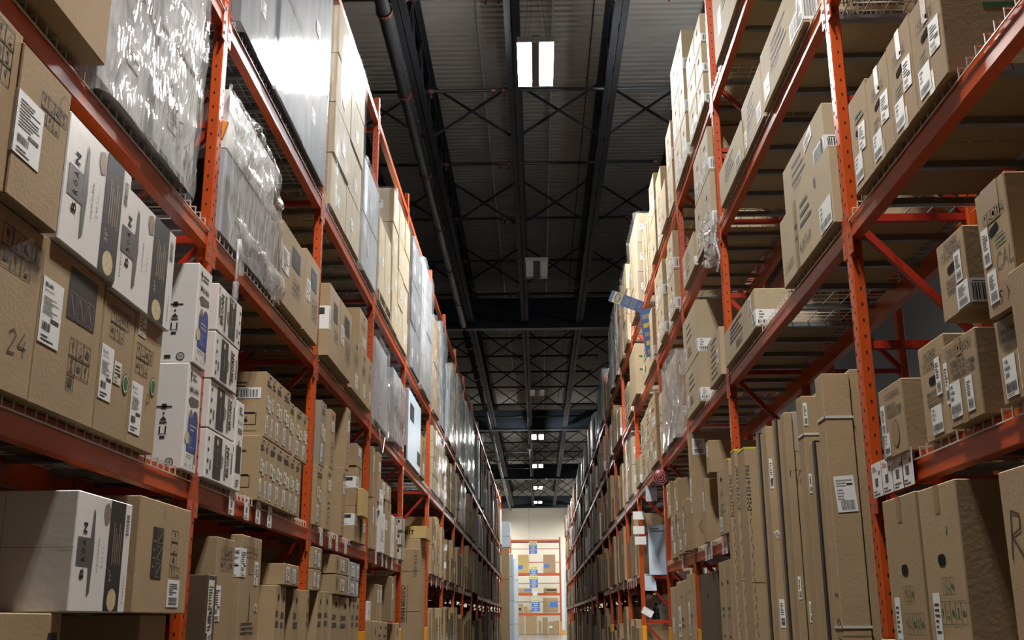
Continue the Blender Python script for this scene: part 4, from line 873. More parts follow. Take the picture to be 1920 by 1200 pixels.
('L', 'white_carton', 'slim white carton leaning by the fourth post', None, 'white', 11.789, 12.031, 1.66, 2.108, 1.57, 0.55),
('L', 'carton', 'slim pale brown carton against the fourth post', None, 'plainl', 12.059, 12.312, 1.66, 2.093, 1.57, 0.55),
('L', 'carton', 'tall thin brown carton past the third post, upper row', None, 'carrow', 10.694, 10.896, 2.137, 2.624, 1.57, 0.55),
('L', 'carton', 'tall brown carton hidden behind the third post, upper row', None, 'plainl', 10.343, 10.437, 2.14, 2.626, 1.57, 0.55),
('L', 'carton', 'tilted brown carton topping the pile near the fourth post', None, 'clie', 10.939, 11.67, 2.213, 2.389, 1.57, 0.55),
('L', 'white_carton', 'small white carton above the white one past the third post', None, 'white', 10.82, 11.121, 2.06, 2.28, 1.57, 0.55),
('L', 'carton', 'small brown carton with end label, first on floor, fourth bay', None, 'cwrap', 10.552, 10.937, 0, 1.004, 1.57, 0.55),
('L', 'carton', 'small brown carton, second on floor, fourth bay', None, 'cnar', 10.955, 11.274, 0, 0.999, 1.57, 0.55),
('L', 'carton', 'small brown carton, third on floor, fourth bay', None, 'cnar', 11.313, 11.632, 0, 0.989, 1.57, 0.55),
('L', 'carton', 'small brown carton with corner label by the fourth post', None, 'cwrap', 12.242, 12.616, 0, 0.981, 1.57, 0.55),
('L', 'white_carton', 'thin white edged carton on the small cartons, fourth bay', None, 'white', 10.594, 10.78, 1.008, 1.186, 1.62, 0.3),
('L', 'carton', 'tall thin brown carton with white label, first of pair', None, 'plainl', 11.024, 11.172, 1.003, 1.357, 1.6, 0.55),
('L', 'carton', 'tall thin brown carton with white label, second of pair', None, 'plainl', 11.209, 11.401, 1.003, 1.355, 1.6, 0.55),
('L', 'carton', 'tall dark brown carton with white edge below the fourth post beam', None, 'plainl', 11.964, 12.141, 0.993, 1.47, 1.58, 0.55),
('L', 'white_carton', 'large white carton with black label panels past the fourth post', None, 'cbigw', 13.11, 14.536, 2.89, 3.785, 1.57, 0.6),
('L', 'carton', 'tan carton column past the large white carton, third shelf', None, 'chood3', 14.637, 15.163, 2.89, 3.464, 1.57, 0.55),
('R', 'carton', 'brown hood carton with green print, second below corner tags', None, 'gho', 3.759, 4.135, 0.45, 1.46, 1.43, 0.6),
('R', 'carton', 'brown hood carton with green print next to the orange post', None, 'gho2', 4.17, 4.567, 0.45, 1.465, 1.43, 0.6),
('R', 'carton', 'brown hood carton marked with letter R at the frame edge', None, 'ghor', 2.65, 3.332, 0.42, 1.424, 1.4, 0.6),
('R', 'carton', 'flat brown carton on the floor under the green printed carton', None, 'plain', 4.221, 4.628, 0.0, 0.44, 1.44, 0.6),
('R', 'carton', 'flat brown carton on the floor, second under green printed cartons', None, 'plain', 3.764, 4.216, 0.0, 0.44, 1.44, 0.6),
('R', 'carton', 'flat brown carton on the floor under the R carton', None, 'plain', 2.65, 3.672, 0.0, 0.41, 1.41, 0.6),
('R', 'carton', 'brown hood carton with round stamp nearest the post above tags', None, 'hood1', 4.248, 4.545, 1.63, 1.922, 1.45, 0.55),
('R', 'carton', 'brown hood carton with hand hole behind the double labelled carton', None, 'hood2', 3.82, 4.084, 1.63, 1.993, 1.47, 0.55),
('R', 'carton', 'brown hood carton with three white labels above the hooks', None, 'hood3', 3.47, 3.761, 1.63, 1.922, 1.44, 0.55),
('R', 'carton', 'brown hood carton with two barcode labels at the frame edge', None, 'hood4', 3.1, 3.338, 1.63, 1.896, 1.45, 0.55),
('R', 'carton', 'upright brown hood carton with hand hole stacked above three labels', None, 'hood5', 3.467, 3.709, 1.997, 2.277, 1.44, 0.55),
('R', 'carton', 'brown hood carton marked CAL in marker, top of its stack', None, 'hoodcal', 3.094, 3.317, 1.9, 2.311, 1.43, 0.55),
('R', 'carton', 'brown carton at the frame edge beside the CAL carton', None, 'cpict2', 2.2, 3.09, 1.63, 1.981, 1.4, 0.55),
('R', 'carton', 'brown hood carton with torn label, nearest post on upper shelf', None, 'hq1', 4.314, 4.571, 2.83, 3.276, 1.45, 0.55),
('R', 'carton', 'brown hood carton with hand hole, second on the upper shelf', None, 'hq2', 4.02, 4.307, 2.83, 3.245, 1.45, 0.55),
('R', 'carton', 'brown hood carton with large paper label, third on upper shelf', None, 'hq2', 3.744, 4.014, 2.83, 3.25, 1.45, 0.55),
('R', 'carton', 'brown hood carton with dark end bars, fourth on upper shelf', None, 'hq2', 3.44, 3.739, 2.83, 3.234, 1.45, 0.6),
('R', 'carton', 'large tan carton with handwriting and strap bars behind the post', None, 'slantw', 4.913, 6.001, 2.83, 3.235, 1.44, 0.55),
('R', 'carton', 'large tan carton with slanted bars stacked behind the handwriting carton', None, 'slant2', 5.06, 5.96, 3.239, 3.535, 1.47, 0.55),
('R', 'carton', 'long tan carton with slanted bars and corner label past post', None, 'slant3', 6.839, 8.03, 2.83, 3.096, 1.44, 0.55),
('R', 'carton', 'huge tan carton on the top visible shelf beside the first post', None, 'slanthood', 5.168, 6.232, 4.06, 4.447, 1.45, 0.6),
('R', 'carton', 'tan carton with white label second from the first post', None, 'slant', 6.29, 6.951, 4.06, 4.442, 1.46, 0.55),
('R', 'carton', 'tan carton with slanted bars by the second post, fourth shelf', None, 'slant', 6.946, 7.884, 4.06, 4.356, 1.45, 0.55),
('R', 'carton', 'tall pale carton on the fifth shelf by the second post', None, 'pale', 6.773, 7.725, 5.2, 6.45, 1.45, 0.55),
('R', 'carton', 'tall pale carton on the fifth shelf, second from second post', None, 'pale', 5.45, 6.793, 5.2, 6.4, 1.46, 0.55),
('R', 'carton', 'tan carton with slanted bar and corner label, lower of two', None, 'slant4', 9.332, 10.234, 2.83, 3.268, 1.44, 0.55),
('R', 'carton', 'tan carton with corner label, upper of two on third shelf', None, 'slant4', 9.358, 10.253, 3.272, 3.769, 1.44, 0.55),
('R', 'carton', 'tan carton with rows of slanted bars against the second post', None, 'slant5', 8.243, 8.827, 2.83, 3.217, 1.44, 0.55),
('R', 'carton', 'tall brown carton with barcode label on its end, second shelf', None, 'tallend', 10.216, 10.358, 1.63, 2.715, 1.45, 0.4),
('R', 'carton', 'crumpled brown carton below the small one on second shelf', None, 'plainl', 9.408, 9.59, 1.63, 2.174, 1.44, 0.4),
('R', 'carton', 'small brown carton on top of the crumpled one', None, 'plainl', 9.066, 9.222, 2.178, 2.449, 1.44, 0.4),
('R', 'carton', 'brown carton with green print at the end of the beam', None, 'gho3', 8.333, 8.724, 1.63, 2.131, 1.44, 0.55),
('R', 'carton', 'brown carton, lowest of the stack at the third post, second shelf', None, 'hq3', 11.045, 11.381, 1.63, 2.05, 1.44, 0.45),
('R', 'carton', 'brown carton with oval hole, tallest front one near third post', None, 'hq3', 10.543, 10.772, 1.63, 2.119, 1.42, 0.45),
('R', 'carton', 'brown carton, upper of the stack at the third post, second shelf', None, 'hq3', 11.297, 11.559, 2.054, 2.417, 1.45, 0.45),
('R', 'carton', 'narrow brown carton stack base past the third post', None, 'hq3', 11.693, 12.065, 1.63, 2.08, 1.46, 0.45),
('R', 'carton', 'narrow brown carton on the stack past the third post', None, 'hq3', 11.985, 12.328, 2.084, 2.464, 1.46, 0.45),
('R', 'carton', 'tan carton with hand hole, lower near one, fourth shelf', None, 'holes', 8.737, 9.188, 4.06, 4.56, 1.45, 0.55),
('R', 'carton', 'tan carton with hand hole, lower far one, fourth shelf', None, 'holes', 8.3, 8.723, 4.06, 4.56, 1.45, 0.55),
('R', 'carton', 'tan carton with hand hole, upper near one, fourth shelf', None, 'holes', 8.687, 9.13, 4.564, 4.974, 1.45, 0.55),
('R', 'carton', 'tan carton with hand hole, upper far one, fourth shelf', None, 'holes', 8.307, 8.673, 4.564, 4.964, 1.45, 0.55),
('R', 'carton', 'tan carton with slanted bars past the hand hole cartons', None, 'slant4', 9.267, 10.034, 4.06, 4.383, 1.44, 0.55),
('R', 'carton', 'pale carton with hand hole, bottom tier, nearest column, fifth shelf', None, 'holes', 8.341, 8.712, 5.2, 5.48, 1.45, 0.55),
('R', 'carton', 'pale carton with hand hole, bottom tier, second column, fifth shelf', None, 'holes', 8.74, 9.228, 5.2, 5.48, 1.45, 0.55),
('R', 'carton', 'pale carton with hand hole, bottom tier, third column, fifth shelf', None, 'holes', 9.421, 9.771, 5.2, 5.64, 1.45, 0.55),
('R', 'carton', 'pale carton with hand hole, bottom tier, fourth column, fifth shelf', None, 'holes', 9.789, 10.308, 5.2, 5.64, 1.45, 0.55),
('R', 'carton', 'pale carton with hand hole, middle tier, nearest column, fifth shelf', None, 'holes', 8.341, 8.712, 5.484, 5.764, 1.45, 0.55),
('R', 'carton', 'pale carton with hand hole, middle tier, second column, fifth shelf', None, 'holes', 8.74, 9.228, 5.484, 5.764, 1.45, 0.55),
('R', 'carton', 'pale carton with hand hole, middle tier, third column, fifth shelf', None, 'holes', 9.421, 9.771, 5.644, 6.084, 1.45, 0.55),
('R', 'carton', 'pale carton with hand hole, middle tier, fourth column, fifth shelf', None, 'holes', 9.789, 10.308, 5.644, 6.084, 1.45, 0.55),
('R', 'carton', 'pale carton with hand hole, top tier, nearest column, fifth shelf', None, 'holes', 8.341, 8.712, 5.768, 6.048, 1.45, 0.55),
('R', 'carton', 'pale carton with hand hole, top tier, second column, fifth shelf', None, 'holes', 8.74, 9.228, 5.768, 6.048, 1.45, 0.55),
('R', 'carton', 'pale carton with hand hole, top tier, third column, fifth shelf', None, 'holes', 9.421, 9.771, 6.088, 6.528, 1.45, 0.55),
('R', 'carton', 'pale carton with hand hole, top tier, fourth column, fifth shelf', None, 'holes', 9.789, 10.308, 6.088, 6.528, 1.45, 0.55),
('R', 'carton', 'dark brown hood carton with green bands under the second beam', None, 'gbands', 9.408, 10.43, 0.4, 1.397, 1.5, 0.55),
('R', 'carton', 'brown carton with two holes beside the tall panels, floor row', None, 'gho3', 8.752, 9.008, 0.4, 1.438, 1.46, 0.55),
('R', 'carton', 'brown carton with hole, second beside the tall panels', None, 'gho3', 8.371, 8.608, 0.4, 1.435, 1.44, 0.55),
('R', 'carton', 'small brown carton at the floor under the holed cartons', None, 'plain', 8.358, 8.992, 0, 0.39, 1.44, 0.55),
('R', 'carton', 'small brown carton at the floor under green banded carton', None, 'plain', 9.17, 10.121, 0, 0.39, 1.46, 0.55),
('R', 'carton', 'brown carton with hole just past the yellow based post', None, 'hq3', 10.543, 10.889, 0.38, 1.419, 1.45, 0.55),
('R', 'carton', 'brown carton with small label, second past yellow based post', None, 'hq3', 11.006, 11.723, 0.38, 1.375, 1.45, 0.55),
('R', 'carton', 'brown carton against the third post, floor row', None, 'plainl', 11.895, 12.372, 0.38, 1.339, 1.46, 0.55),
('R', 'carton', 'low brown carton at the floor past the yellow based post', None, 'plain', 10.543, 12.39, 0, 0.37, 1.46, 0.55),
('R', 'tall_carton', 'tallest strapped brown carton with white barcode label beside the post', None, 'tall1', 5.192, 5.322, 0, 2.152, 1.39, 0.135),
('R', 'tall_carton', 'thin yellowish carton with vertical handwriting tucked against the post', None, 'tallscript', 5.205, 5.325, 0, 2.175, 1.53, 0.08),
('R', 'tall_carton', 'shorter brown carton with dark edge strapped beside the labelled one', None, 'talldark', 5.431, 5.531, 0, 1.861, 1.39, 0.1),
('R', 'tall_carton', 'tall strapped brown carton left of the shorter dark edged one', None, 'tallstrap', 5.624, 5.744, 0, 2.129, 1.39, 0.085),
('R', 'tall_carton', 'tall strapped brown carton just behind the labelled one', None, 'tallstrap', 5.701, 5.821, 0, 2.155, 1.482, 0.09),
('R', 'tall_carton', 'tall brown carton with marker note and film round its top', None, 'tallnote', 6.039, 6.139, 0, 2.119, 1.39, 0.045),
('R', 'tall_carton', 'tall brown carton with film round its top edge', None, 'tallfilm', 6.056, 6.156, 0, 2.124, 1.442, 0.07),
('R', 'tall_carton', 'tall thin brown carton with dark edge next to the marker note', None, 'talldark', 6.256, 6.356, 0, 2.125, 1.39, 0.05),
('R', 'tall_carton', 'tall brown carton with torn film and small labels', None, 'talllab', 6.541, 6.661, 0, 2.128, 1.39, 0.075),
('R', 'tall_carton', 'tall thin dark edged carton next to the yellow capped ones', None, 'talldark', 6.759, 6.859, 0, 2.122, 1.39, 0.06),
('R', 'tall_carton', 'tall brown carton with yellow top edge, nearest of three', None, 'tallyel', 7.274, 7.524, 0, 2.114, 1.39, 0.12),
('R', 'tall_carton', 'tall brown carton with yellow top edge, middle of three', None, 'tallyel', 7.632, 7.772, 0, 2.155, 1.39, 0.11),
('R', 'tall_carton', 'tall brown carton with yellow top edge, last of three', None, 'tallyel', 7.909, 8.029, 0, 2.131, 1.39, 0.1),
]
# ------------------------------------------------------------ measured cartons
for (side, n, label, g, style, y0, y1, z0, z1, X, d) in BOXES:
    c = Carton(side, n, label, g, style, y0, y1, z0, z1, X, d, body_of(n, style), yaw=0)
    STYLES[style](c); c.done()

# ------------------------------------------------------------ wrapped pallet loads
from mathutils import noise as mnoise
def film_mesh(w, d, h, mat, amp, step, seed, zbase=-.06, taper=0.0, ends=True):
    # a sheet round front and both ends of the load, with pulled wrinkles
    m = MB(); m.smooth = True
    path = []; per = d + w + d; nu = max(8, int(per / step)); nv = max(6, int((h - zbase) / step))
    vs = []
    for j in range(nv + 1):
        z = zbase + (h - zbase + .01) * j / nv
        for i in range(nu + 1):
            t = per * i / nu
            if t < d: x, y, n = -w / 2, d - t, (-1, 0)
            elif t < d + w: x, y, n = -w / 2 + (t - d), 0, (0, -1)
            else: x, y, n = w / 2, t - d - w, (1, 0)
            q = Vector((t * 2.2 + z * 1.6 + seed, z * 3.5 - t * 1.1, seed)); a = mnoise.noise(q) + .6 * mnoise.noise(q * 3.1) + .35 * abs(mnoise.noise(Vector((t * 4 + z * 9, z * 6 - t * 9, seed))))
            o = .012 + amp * (a + .8); ins = taper * max(0, (z / h - .75)) * 4
            vs.append((x + n[0] * (o - ins * w * .5), y + n[1] * (o - ins * d * .5), z))
    fs = [(j * (nu + 1) + i, j * (nu + 1) + i + 1, (j + 1) * (nu + 1) + i + 1, (j + 1) * (nu + 1) + i) for j in range(nv) for i in range(nu)]
    if not ends: fs = [f for f in fs if abs(vs[f[0]][0]) < w / 2 + .004 and vs[f[0]][1] < .02]
    m.add(vs, fs, mat)
    return m
def pallet_mesh(w, d):
    m = MB()
    for x in (-w / 2 + .02, -.02, w / 2 - .06): m.box(x, x + .04, 0.0, d, .018, .1, 'pallet_wood')
    n = max(3, int(d / .16))
    for k in range(n): a = k * d / n; m.box(-w / 2, w / 2, a, a + d / n * .7, .1, .118, 'pallet_wood'); m.box(-w / 2, w / 2, a, a + d / n * .6, 0, .018, 'pallet_wood')
    return m
def wrapped(side, label, y0, y1, z0, h, X, cols, rows, body='load_grey', film='film', amp=.012, step=.06, pallet=True, d=.58, seed=0, labels=True, taper=0.0, group=None, ends=True):
    w = y1 - y0; sg = -1 if side == 'L' else 1
    t = thing('wrapped_pallet', label, 'pallet', (sg * X, (y0 + y1) / 2, z0), R(90) if side == 'L' else R(-90), group)
    b = 0.0; rng = random.Random(seed + int(y0 * 100))
    if pallet: pallet_mesh(w, d).build('wooden_pallet', t); b = .12
    hh = (h - b) / rows; ww = w / cols
    for r in range(rows):
        for c in range(cols):
            m = MB(); j = rng.uniform(-.01, .01)
            m.bevbox(-ww / 2 + .004, ww / 2 - .004, .004 + j + .01, d, 0.002, hh - .003, .004, body, .003, rng)
            o = m.build('carton', t, (-w / 2 + (c + .5) * ww, 0, b + r * hh))
            if labels:
                lw = min(.12, ww * .4); q = ob('shipping_label', label_mesh(lw, min(.1, hh * .4), 'ship', rng.randint(0, 2)), o)
                q.matrix_basis = Matrix(((1, 0, 0, rng.uniform(-.3, 0) * ww * .8), (0, 0, -1, .012 + j), (0, 1, 0, rng.uniform(.2, .5) * hh), (0, 0, 0, 1)))
                q2 = ob('shipping_label', label_mesh(min(.16, d * .3), min(.1, hh * .4), 'wrap', 0), o)
                q2.matrix_basis = (Matrix(((0, 0, -1, -ww / 2 + .003), (-1, 0, 0, .3), (0, 1, 0, hh * .4), (0, 0, 0, 1))) if side == 'L' else Matrix(((0, 0, 1, ww / 2 - .003), (1, 0, 0, .05), (0, 1, 0, hh * .4), (0, 0, 0, 1))))
    film_mesh(w, d, h, film, amp, step, seed + 3.7, taper=taper, ends=ends).build('stretch_film', t)
    return t
# big bright load on the near upper shelf
t = wrapped('L', 'big silver stretch wrapped pallet load beside the first orange post', 3.50, 4.56, 2.905, 1.05, 1.55, 2, 2, 'load_grey', 'film_dense', .013, .022, pallet=False, seed=11)
p = Print(); p.poly([(.15, .72), (.22, .7), (.62, .42), (.6, .36)], 'charcoal_print'); p.rect(.2, .5, .6, .8, 'load_dark'); p.text('BROAN', .8, .2, .1, 'ink', rot=-30)
o = ob('printed_marks', p.mesh('printed_marks'), t); o.matrix_basis = Matrix(((1, 0, 0, -.7), (0, 0, -1, -.001), (0, 1, 0, .05), (0, 0, 0, 1)))
# load with the torn film tail
t = wrapped('L', 'grey wrapped pallet load with orange tag and hanging film tail', 5.12, 6.26, 2.905, .46, 1.57, 2, 1, 'load_grey', 'film_dense', .012, .025, pallet=False, seed=5, ends=False)
m = MB(); m.bevbox(-.52, .50, .03, .56, .48, .82, .005, 'white_card'); o = m.build('upper_carton', t)
p = Print(); p.text('BROAN', .12, .26, .045, 'ink', w=.22, bold=.0015); q = ob('printed_marks', p.mesh('printed_marks'), t); q.matrix_basis = Matrix(((0, 0, -1, -.521), (-1, 0, 0, .42), (0, 1, 0, .47), (0, 0, 0, 1)))
p = Print(); p.rect(.02, .03, .5, .4, 'charcoal_print'); p.rect(.04, .41, .5, .44, 'light_print'); q = ob('dark_panel', p.mesh('dark_panel'), t); q.matrix_basis = Matrix(((0, 0, -1, -.571), (-1, 0, 0, .58), (0, 1, 0, 0), (0, 0, 0, 1)))
m = MB(); m.smooth = True; vs = []; n1, n2 = 34, 16          # film draped from the upper carton down to the lower edge
for j in range(n2 + 1):
    for i in range(n1 + 1):
        a, b = i / n1, j / n2; x = -.56 + 1.12 * a
        yy = .02 - .045 * b; z = .42 + .42 * (1 - b) - .02 * math.sin(a * 9)
        k = mnoise.noise(Vector((a * 7, b * 6, 2))) * .03 + abs(mnoise.noise(Vector((a * 18, b * 9, 7)))) * .025
        vs.append((x, yy - k, z))
m.add(vs, [(j * (n1 + 1) + i, j * (n1 + 1) + i + 1, (j + 1) * (n1 + 1) + i + 1, (j + 1) * (n1 + 1) + i) for j in range(n2) for i in range(n1)], 'film_dense'); m.build('film_drape', t)
m = MB(); m.bevbox(-.012, .012, -.035, .035, -.055, .055, .006, 'orange_tag'); o = m.build('orange_tag', t, (-.60, .05, .55)); o.rotation_euler = (R(15), 0, R(15))
m = MB(); m.smooth = True; m.tube([(-.50, -.06, -.02), (-.47, -.07, -.1), (-.46, -.075, -.2)], .014, 7, 'film_dense'); m.tube([(-.50, -.06, -.02), (-.55, -.075, -.16), (-.57, -.08, -.26), (-.56, -.08, -.31), (-.575, -.08, -.36)], .007, 6, 'film_dense')
m.tube([(-.563, -.08, -.27), (-.57, -.08, -.31), (-.567, -.08, -.345), (-.575, -.08, -.38)], .016, 7, 'film_dense'); m.build('film_tail', t)
m = MB(); m.smooth = True; vs = []; n1, n2 = 30, 10           # loose hem sagging over the beam
for j in range(n2 + 1):
    for i in range(n1 + 1):
        a, b = i / n1, j / n2; x = -.45 + 1.02 * a; k = abs(mnoise.noise(Vector((a * 14, b * 4, 9)))) * .03
        vs.append((x, -.03 - k - .02 * math.sin(b * 3.1), .12 - b * (.10 + .10 * a + .04 * math.sin(a * 12))))
m.add(vs, [(j * (n1 + 1) + i, j * (n1 + 1) + i + 1, (j + 1) * (n1 + 1) + i + 1, (j + 1) * (n1 + 1) + i) for j in range(n2) for i in range(n1)], 'film_dense'); m.build('film_hem', t)
# fourth shelf, second bay: two bright tiers
t3 = wrapped('L', 'shiny wrapped pallet load, lower tier, below the bright lamp reflection', 5.16, 7.50, 4.125, .74, 1.555, 3, 1, 'load_mid', 'film_smooth', .001, .1, pallet=False, seed=21)
p = Print(); p.rect(.02, .16, .56, .70, 'charcoal_print'); p.lines(.08, .3, .4, .62, 6, random.Random(4), 'light_print', k=.25); p.bars(.42, .03, .52, .12, random.Random(5))
q = ob('dark_panel', p.mesh('dark_panel'), t3); q.matrix_basis = Matrix(((0, 0, -1, -1.17), (-1, 0, 0, .58), (0, 1, 0, 0), (0, 0, 0, 1)))
wrapped('L', 'shiny wrapped pallet load, upper tier, beside the top beam', 5.3, 7.56, 4.875, .86, 1.56, 3, 1, 'load_mid', 'film_smooth', .001, .1, pallet=False, seed=23)
wrapped('L', 'tan carton column half covered in film past the second post', 7.82, 9.20, 4.125, 1.75, 1.56, 2, 4, 'cardboard_pale', 'film_clear', .008, .05, pallet=False, seed=31)
wrapped('L', 'grey wrapped load of two tiers next to the tan carton column', 9.28, 10.2, 4.125, 1.05, 1.56, 1, 2, 'load_grey', 'film', .008, .05, pallet=False, seed=33)
wrapped('L', 'tan carton load on a wooden pallet past the third post', 10.42, 11.35, 4.12, .92, 1.57, 2, 1, 'cardboard_pale', 'film_clear', .002, .1, seed=35)
wrapped('L', 'tan carton load with many labels, upper and lower tiers', 11.4, 12.86, 4.12, 1.62, 1.56, 3, 4, 'cardboard_pale', 'film_clear', .002, .12, pallet=False, seed=37)
wrapped('L', 'grey wrapped load against the third post, third shelf', 10.42, 11.28, 2.905, .84, 1.57, 1, 2, 'load_grey', 'film', .006, .06, pallet=False, seed=41)
wrapped('L', 'lumpy clear wrapped load beside the large white carton', 11.45, 12.15, 2.905, .76, 1.53, 1, 1, 'load_grey', 'film_dense', .035, .05, pallet=False, seed=43, taper=.25)
spec = [('L', 13.2, 14.4, 4.12, 1.68, 'load_dark', 2, 3, 'dark grey wrapped load past the fourth post, top shelf'), ('L', 14.5, 15.9, 4.12, 1.85, 'load_grey', 2, 4, 'tall pale wrapped load by the tunnel bay, top shelf'),
        ('L', 16.3, 17.3, 4.12, 1.5, 'cardboard', 2, 4, 'brown wrapped load just past the tunnel, top shelf'), ('L', 17.4, 18.5, 4.12, 1.7, 'load_dark', 2, 3, 'dark wrapped load second past the tunnel, top shelf'),
        ('L', 18.9, 19.9, 4.12, 1.3, 'load_grey', 2, 3, 'pale wrapped load third past the tunnel, top shelf'), ('L', 20.0, 21.0, 4.12, 1.6, 'cardboard', 2, 4, 'brown wrapped load fourth past the tunnel, top shelf'),
        ('L', 21.4, 22.4, 4.12, 1.7, 'load_dark', 2, 3, 'dark wrapped load fifth past the tunnel, top shelf'), ('L', 22.5, 23.6, 4.12, 1.5, 'cardboard', 2, 4, 'brown wrapped load sixth past the tunnel, top shelf'),
        ('L', 24.0, 25.2, 4.12, 1.65, 'load_grey', 2, 3, 'pale wrapped load seventh past the tunnel, top shelf'), ('L', 25.4, 26.7, 4.12, 1.7, 'load_dark', 2, 3, 'dark wrapped load eighth past the tunnel, top shelf'),
        ('L', 16.35, 17.35, 2.905, .98, 'cardboard_pale', 2, 4, 'tan wrapped load just past the tunnel, middle shelf'), ('L', 17.45, 18.5, 2.905, .95, 'cardboard_pale', 2, 4, 'tan wrapped load second past the tunnel, middle shelf'),
        ('L', 21.4, 22.5, 2.905, .9, 'cardboard', 2, 4, 'brown wrapped load before the far posts, middle shelf'), ('L', 22.6, 23.6, 2.905, .85, 'cardboard', 2, 4, 'brown wrapped load second before the far posts, middle shelf'),
        ('R', 16.4, 17.3, 5.21, 1.25, 'cardboard', 2, 3, 'brown wrapped load just past the paper tags, top shelf'), ('R', 17.4, 18.35, 5.21, 1.2, 'cardboard', 2, 3, 'brown wrapped load second past the paper tags, top shelf'),
        ('R', 18.6, 19.6, 5.21, 1.25, 'cardboard_dark_or_shaded', 2, 3, 'film covered dark load with lime labels, top shelf'), ('R', 19.7, 20.6, 5.21, 1.2, 'cardboard_dark_or_shaded', 2, 3, 'film covered dark load after the lime labels, top shelf'),
        ('R', 23.2, 24.2, 5.21, 1.1, 'load_dark', 2, 3, 'grey wrapped load standing alone on the far top shelf'), ('R', 24.3, 25.2, 5.21, .9, 'load_grey', 2, 3, 'pale wrapped load at the far end of the top shelf'),
        ('R', 11.0, 12.0, 2.845, .86, 'cardboard', 2, 2, 'brown load in silver crumpled film past the third post'), ('R', 16.6, 17.5, 2.845, .88, 'cardboard_pale', 1, 2, 'pale brown load in clear film past the paper tags')]
for k, (s, a, b, z, h, body, c, r, lb) in enumerate(spec):
    wrapped(s, lb, a, b, z, h, 1.56 if s == 'L' else 1.44, c, r, body, 'film_dense' if 'silver' in lb or 'film covered' in lb else ('film_clear' if 'cardboard' in body else 'film'), .02 if 'silver' in lb else .012, .09 if a > 14 else .04, pallet=False, seed=100 + k * 7)
# tan stack with a film skirt on the top shelf before the banner
wrapped('R', 'tan carton column with torn film skirt near the blue banner', 14.3, 15.6, 5.21, 1.30, 1.42, 2, 3, 'cardboard_pale', 'film_clear', .012, .06, pallet=False, seed=71, labels=True)

# ------------------------------------------------------------ further shelves, filled carton by carton
ORD = ['first', 'second', 'third', 'fourth', 'fifth', 'sixth', 'seventh', 'eighth', 'ninth', 'tenth', 'eleventh', 'twelfth']
SH = ['floor row', 'second shelf', 'third shelf', 'fourth shelf', 'fifth shelf']
def fill(side, lv, ya, yb, z0, hmax, wr, hr, tiers, styles, where, seed, X=None, body=None, gap=.01, d=.5):
    rng = random.Random(seed); y = ya; k = 0
    X = X or (1.57 if side == 'L' else 1.45)
    while True:
        w = rng.uniform(*wr)
        if y + w > yb: break
        z = z0; tmax = rng.randint(*tiers); hh = rng.uniform(*hr); x = X + rng.uniform(-.015, .03)
        for tix in range(tmax):
            if z + hh > z0 + hmax: break
            st = rng.choice(styles); bd = body or body_of('carton', st)
            pos = '' if tmax == 1 else (' at the base of its stack' if tix == 0 else ' stacked %s up' % ['', 'one', 'two', 'three', 'four'][tix])
            adj = {'cardboard': 'brown', 'cardboard_pale': 'tan', 'cardboard_dark_or_shaded': 'dark brown', 'cardboard_grey': 'grey brown', 'white_card': 'white', 'cardboard_yellow': 'yellowish', 'blue_white_card': 'bluish white'}[bd]
            c = Carton(side, 'white_carton' if bd in ('white_card', 'blue_white_card') else 'carton', '%s carton%s, %s %s, %s' % (adj, pos, ORD[k], where, SH[lv]), None, st, y, y + w - gap, z, z + hh, x, d, bd)
            STYLES[st](c); c.done(); z += hh + .003
        y += w; k += 1
        if k > 11: break
NAR = ['cnar', 'cnar', 'plainl', 'hq3']
fill('L', 0, 16.3, 18.5, 0, 1.45, (.25, .45), (1.0, 1.3), (1, 1), ['cnar', 'plainl'], 'past the custom panel', 201)
fill('L', 1, 16.25, 18.55, 1.665, 1.0, (.3, .5), (.38, .46), (2, 2), ['chood3', 'plainl'], 'past the custom panel', 202)
fill('L', 0, 18.8, 21.1, 0, 1.45, (.3, .5), (1.0, 1.3), (1, 1), ['cnar', 'plainl'], 'two bays past the panel', 203)
fill('L', 1, 18.8, 21.1, 1.665, 1.0, (.3, .5), (.34, .44), (1, 2), ['chood3', 'cwrap'], 'two bays past the panel', 204)
fill('L', 2, 18.85, 21.1, 2.9, 1.0, (.45, .6), (.28, .3), (3, 3), ['cwrap', 'plainl'], 'two bays past the panel', 205, body='cardboard_pale')
fill('L', 0, 21.4, 23.6, 0, 1.4, (.3, .5), (1.0, 1.25), (1, 1), ['plainl', 'plain'], 'three bays past the panel', 206)
fill('L', 1, 21.4, 23.6, 1.665, 1.0, (.35, .55), (.4, .8), (1, 2), ['plainl', 'plain'], 'three bays past the panel', 207)
fill('L', 0, 24.0, 26.8, 0, 1.4, (.35, .55), (.9, 1.25), (1, 1), ['plainl', 'plain'], 'four bays past the panel', 208)
fill('L', 1, 24.0, 26.8, 1.665, 1.0, (.35, .55), (.4, .9), (1, 2), ['plainl', 'plain'], 'four bays past the panel', 209)
fill('L', 2, 24.0, 26.8, 2.9, 1.0, (.35, .55), (.5, .95), (1, 1), ['plainl', 'plain'], 'four bays past the panel', 210, body='cardboard')
fill('R', 4, 10.6, 12.7, 5.205, 1.3, (.42, .55), (.42, .5), (1, 2), ['holes', 'pale'], 'past the hand hole columns', 301)
fill('R', 3, 10.7, 12.7, 4.065, 1.0, (.4, .5), (.4, .46), (2, 2), ['holes'], 'past the hand hole columns', 302)
fill('R', 2, 12.05, 12.75, 2.835, .9, (.3, .34), (.7, .8), (1, 1), ['slant4'], 'beyond the silver film', 303)
fill('R', 4, 12.95, 14.2, 5.205, .9, (.4, .6), (.4, .44), (2, 2), ['slant5', 'pale'], 'before the film skirt', 304)
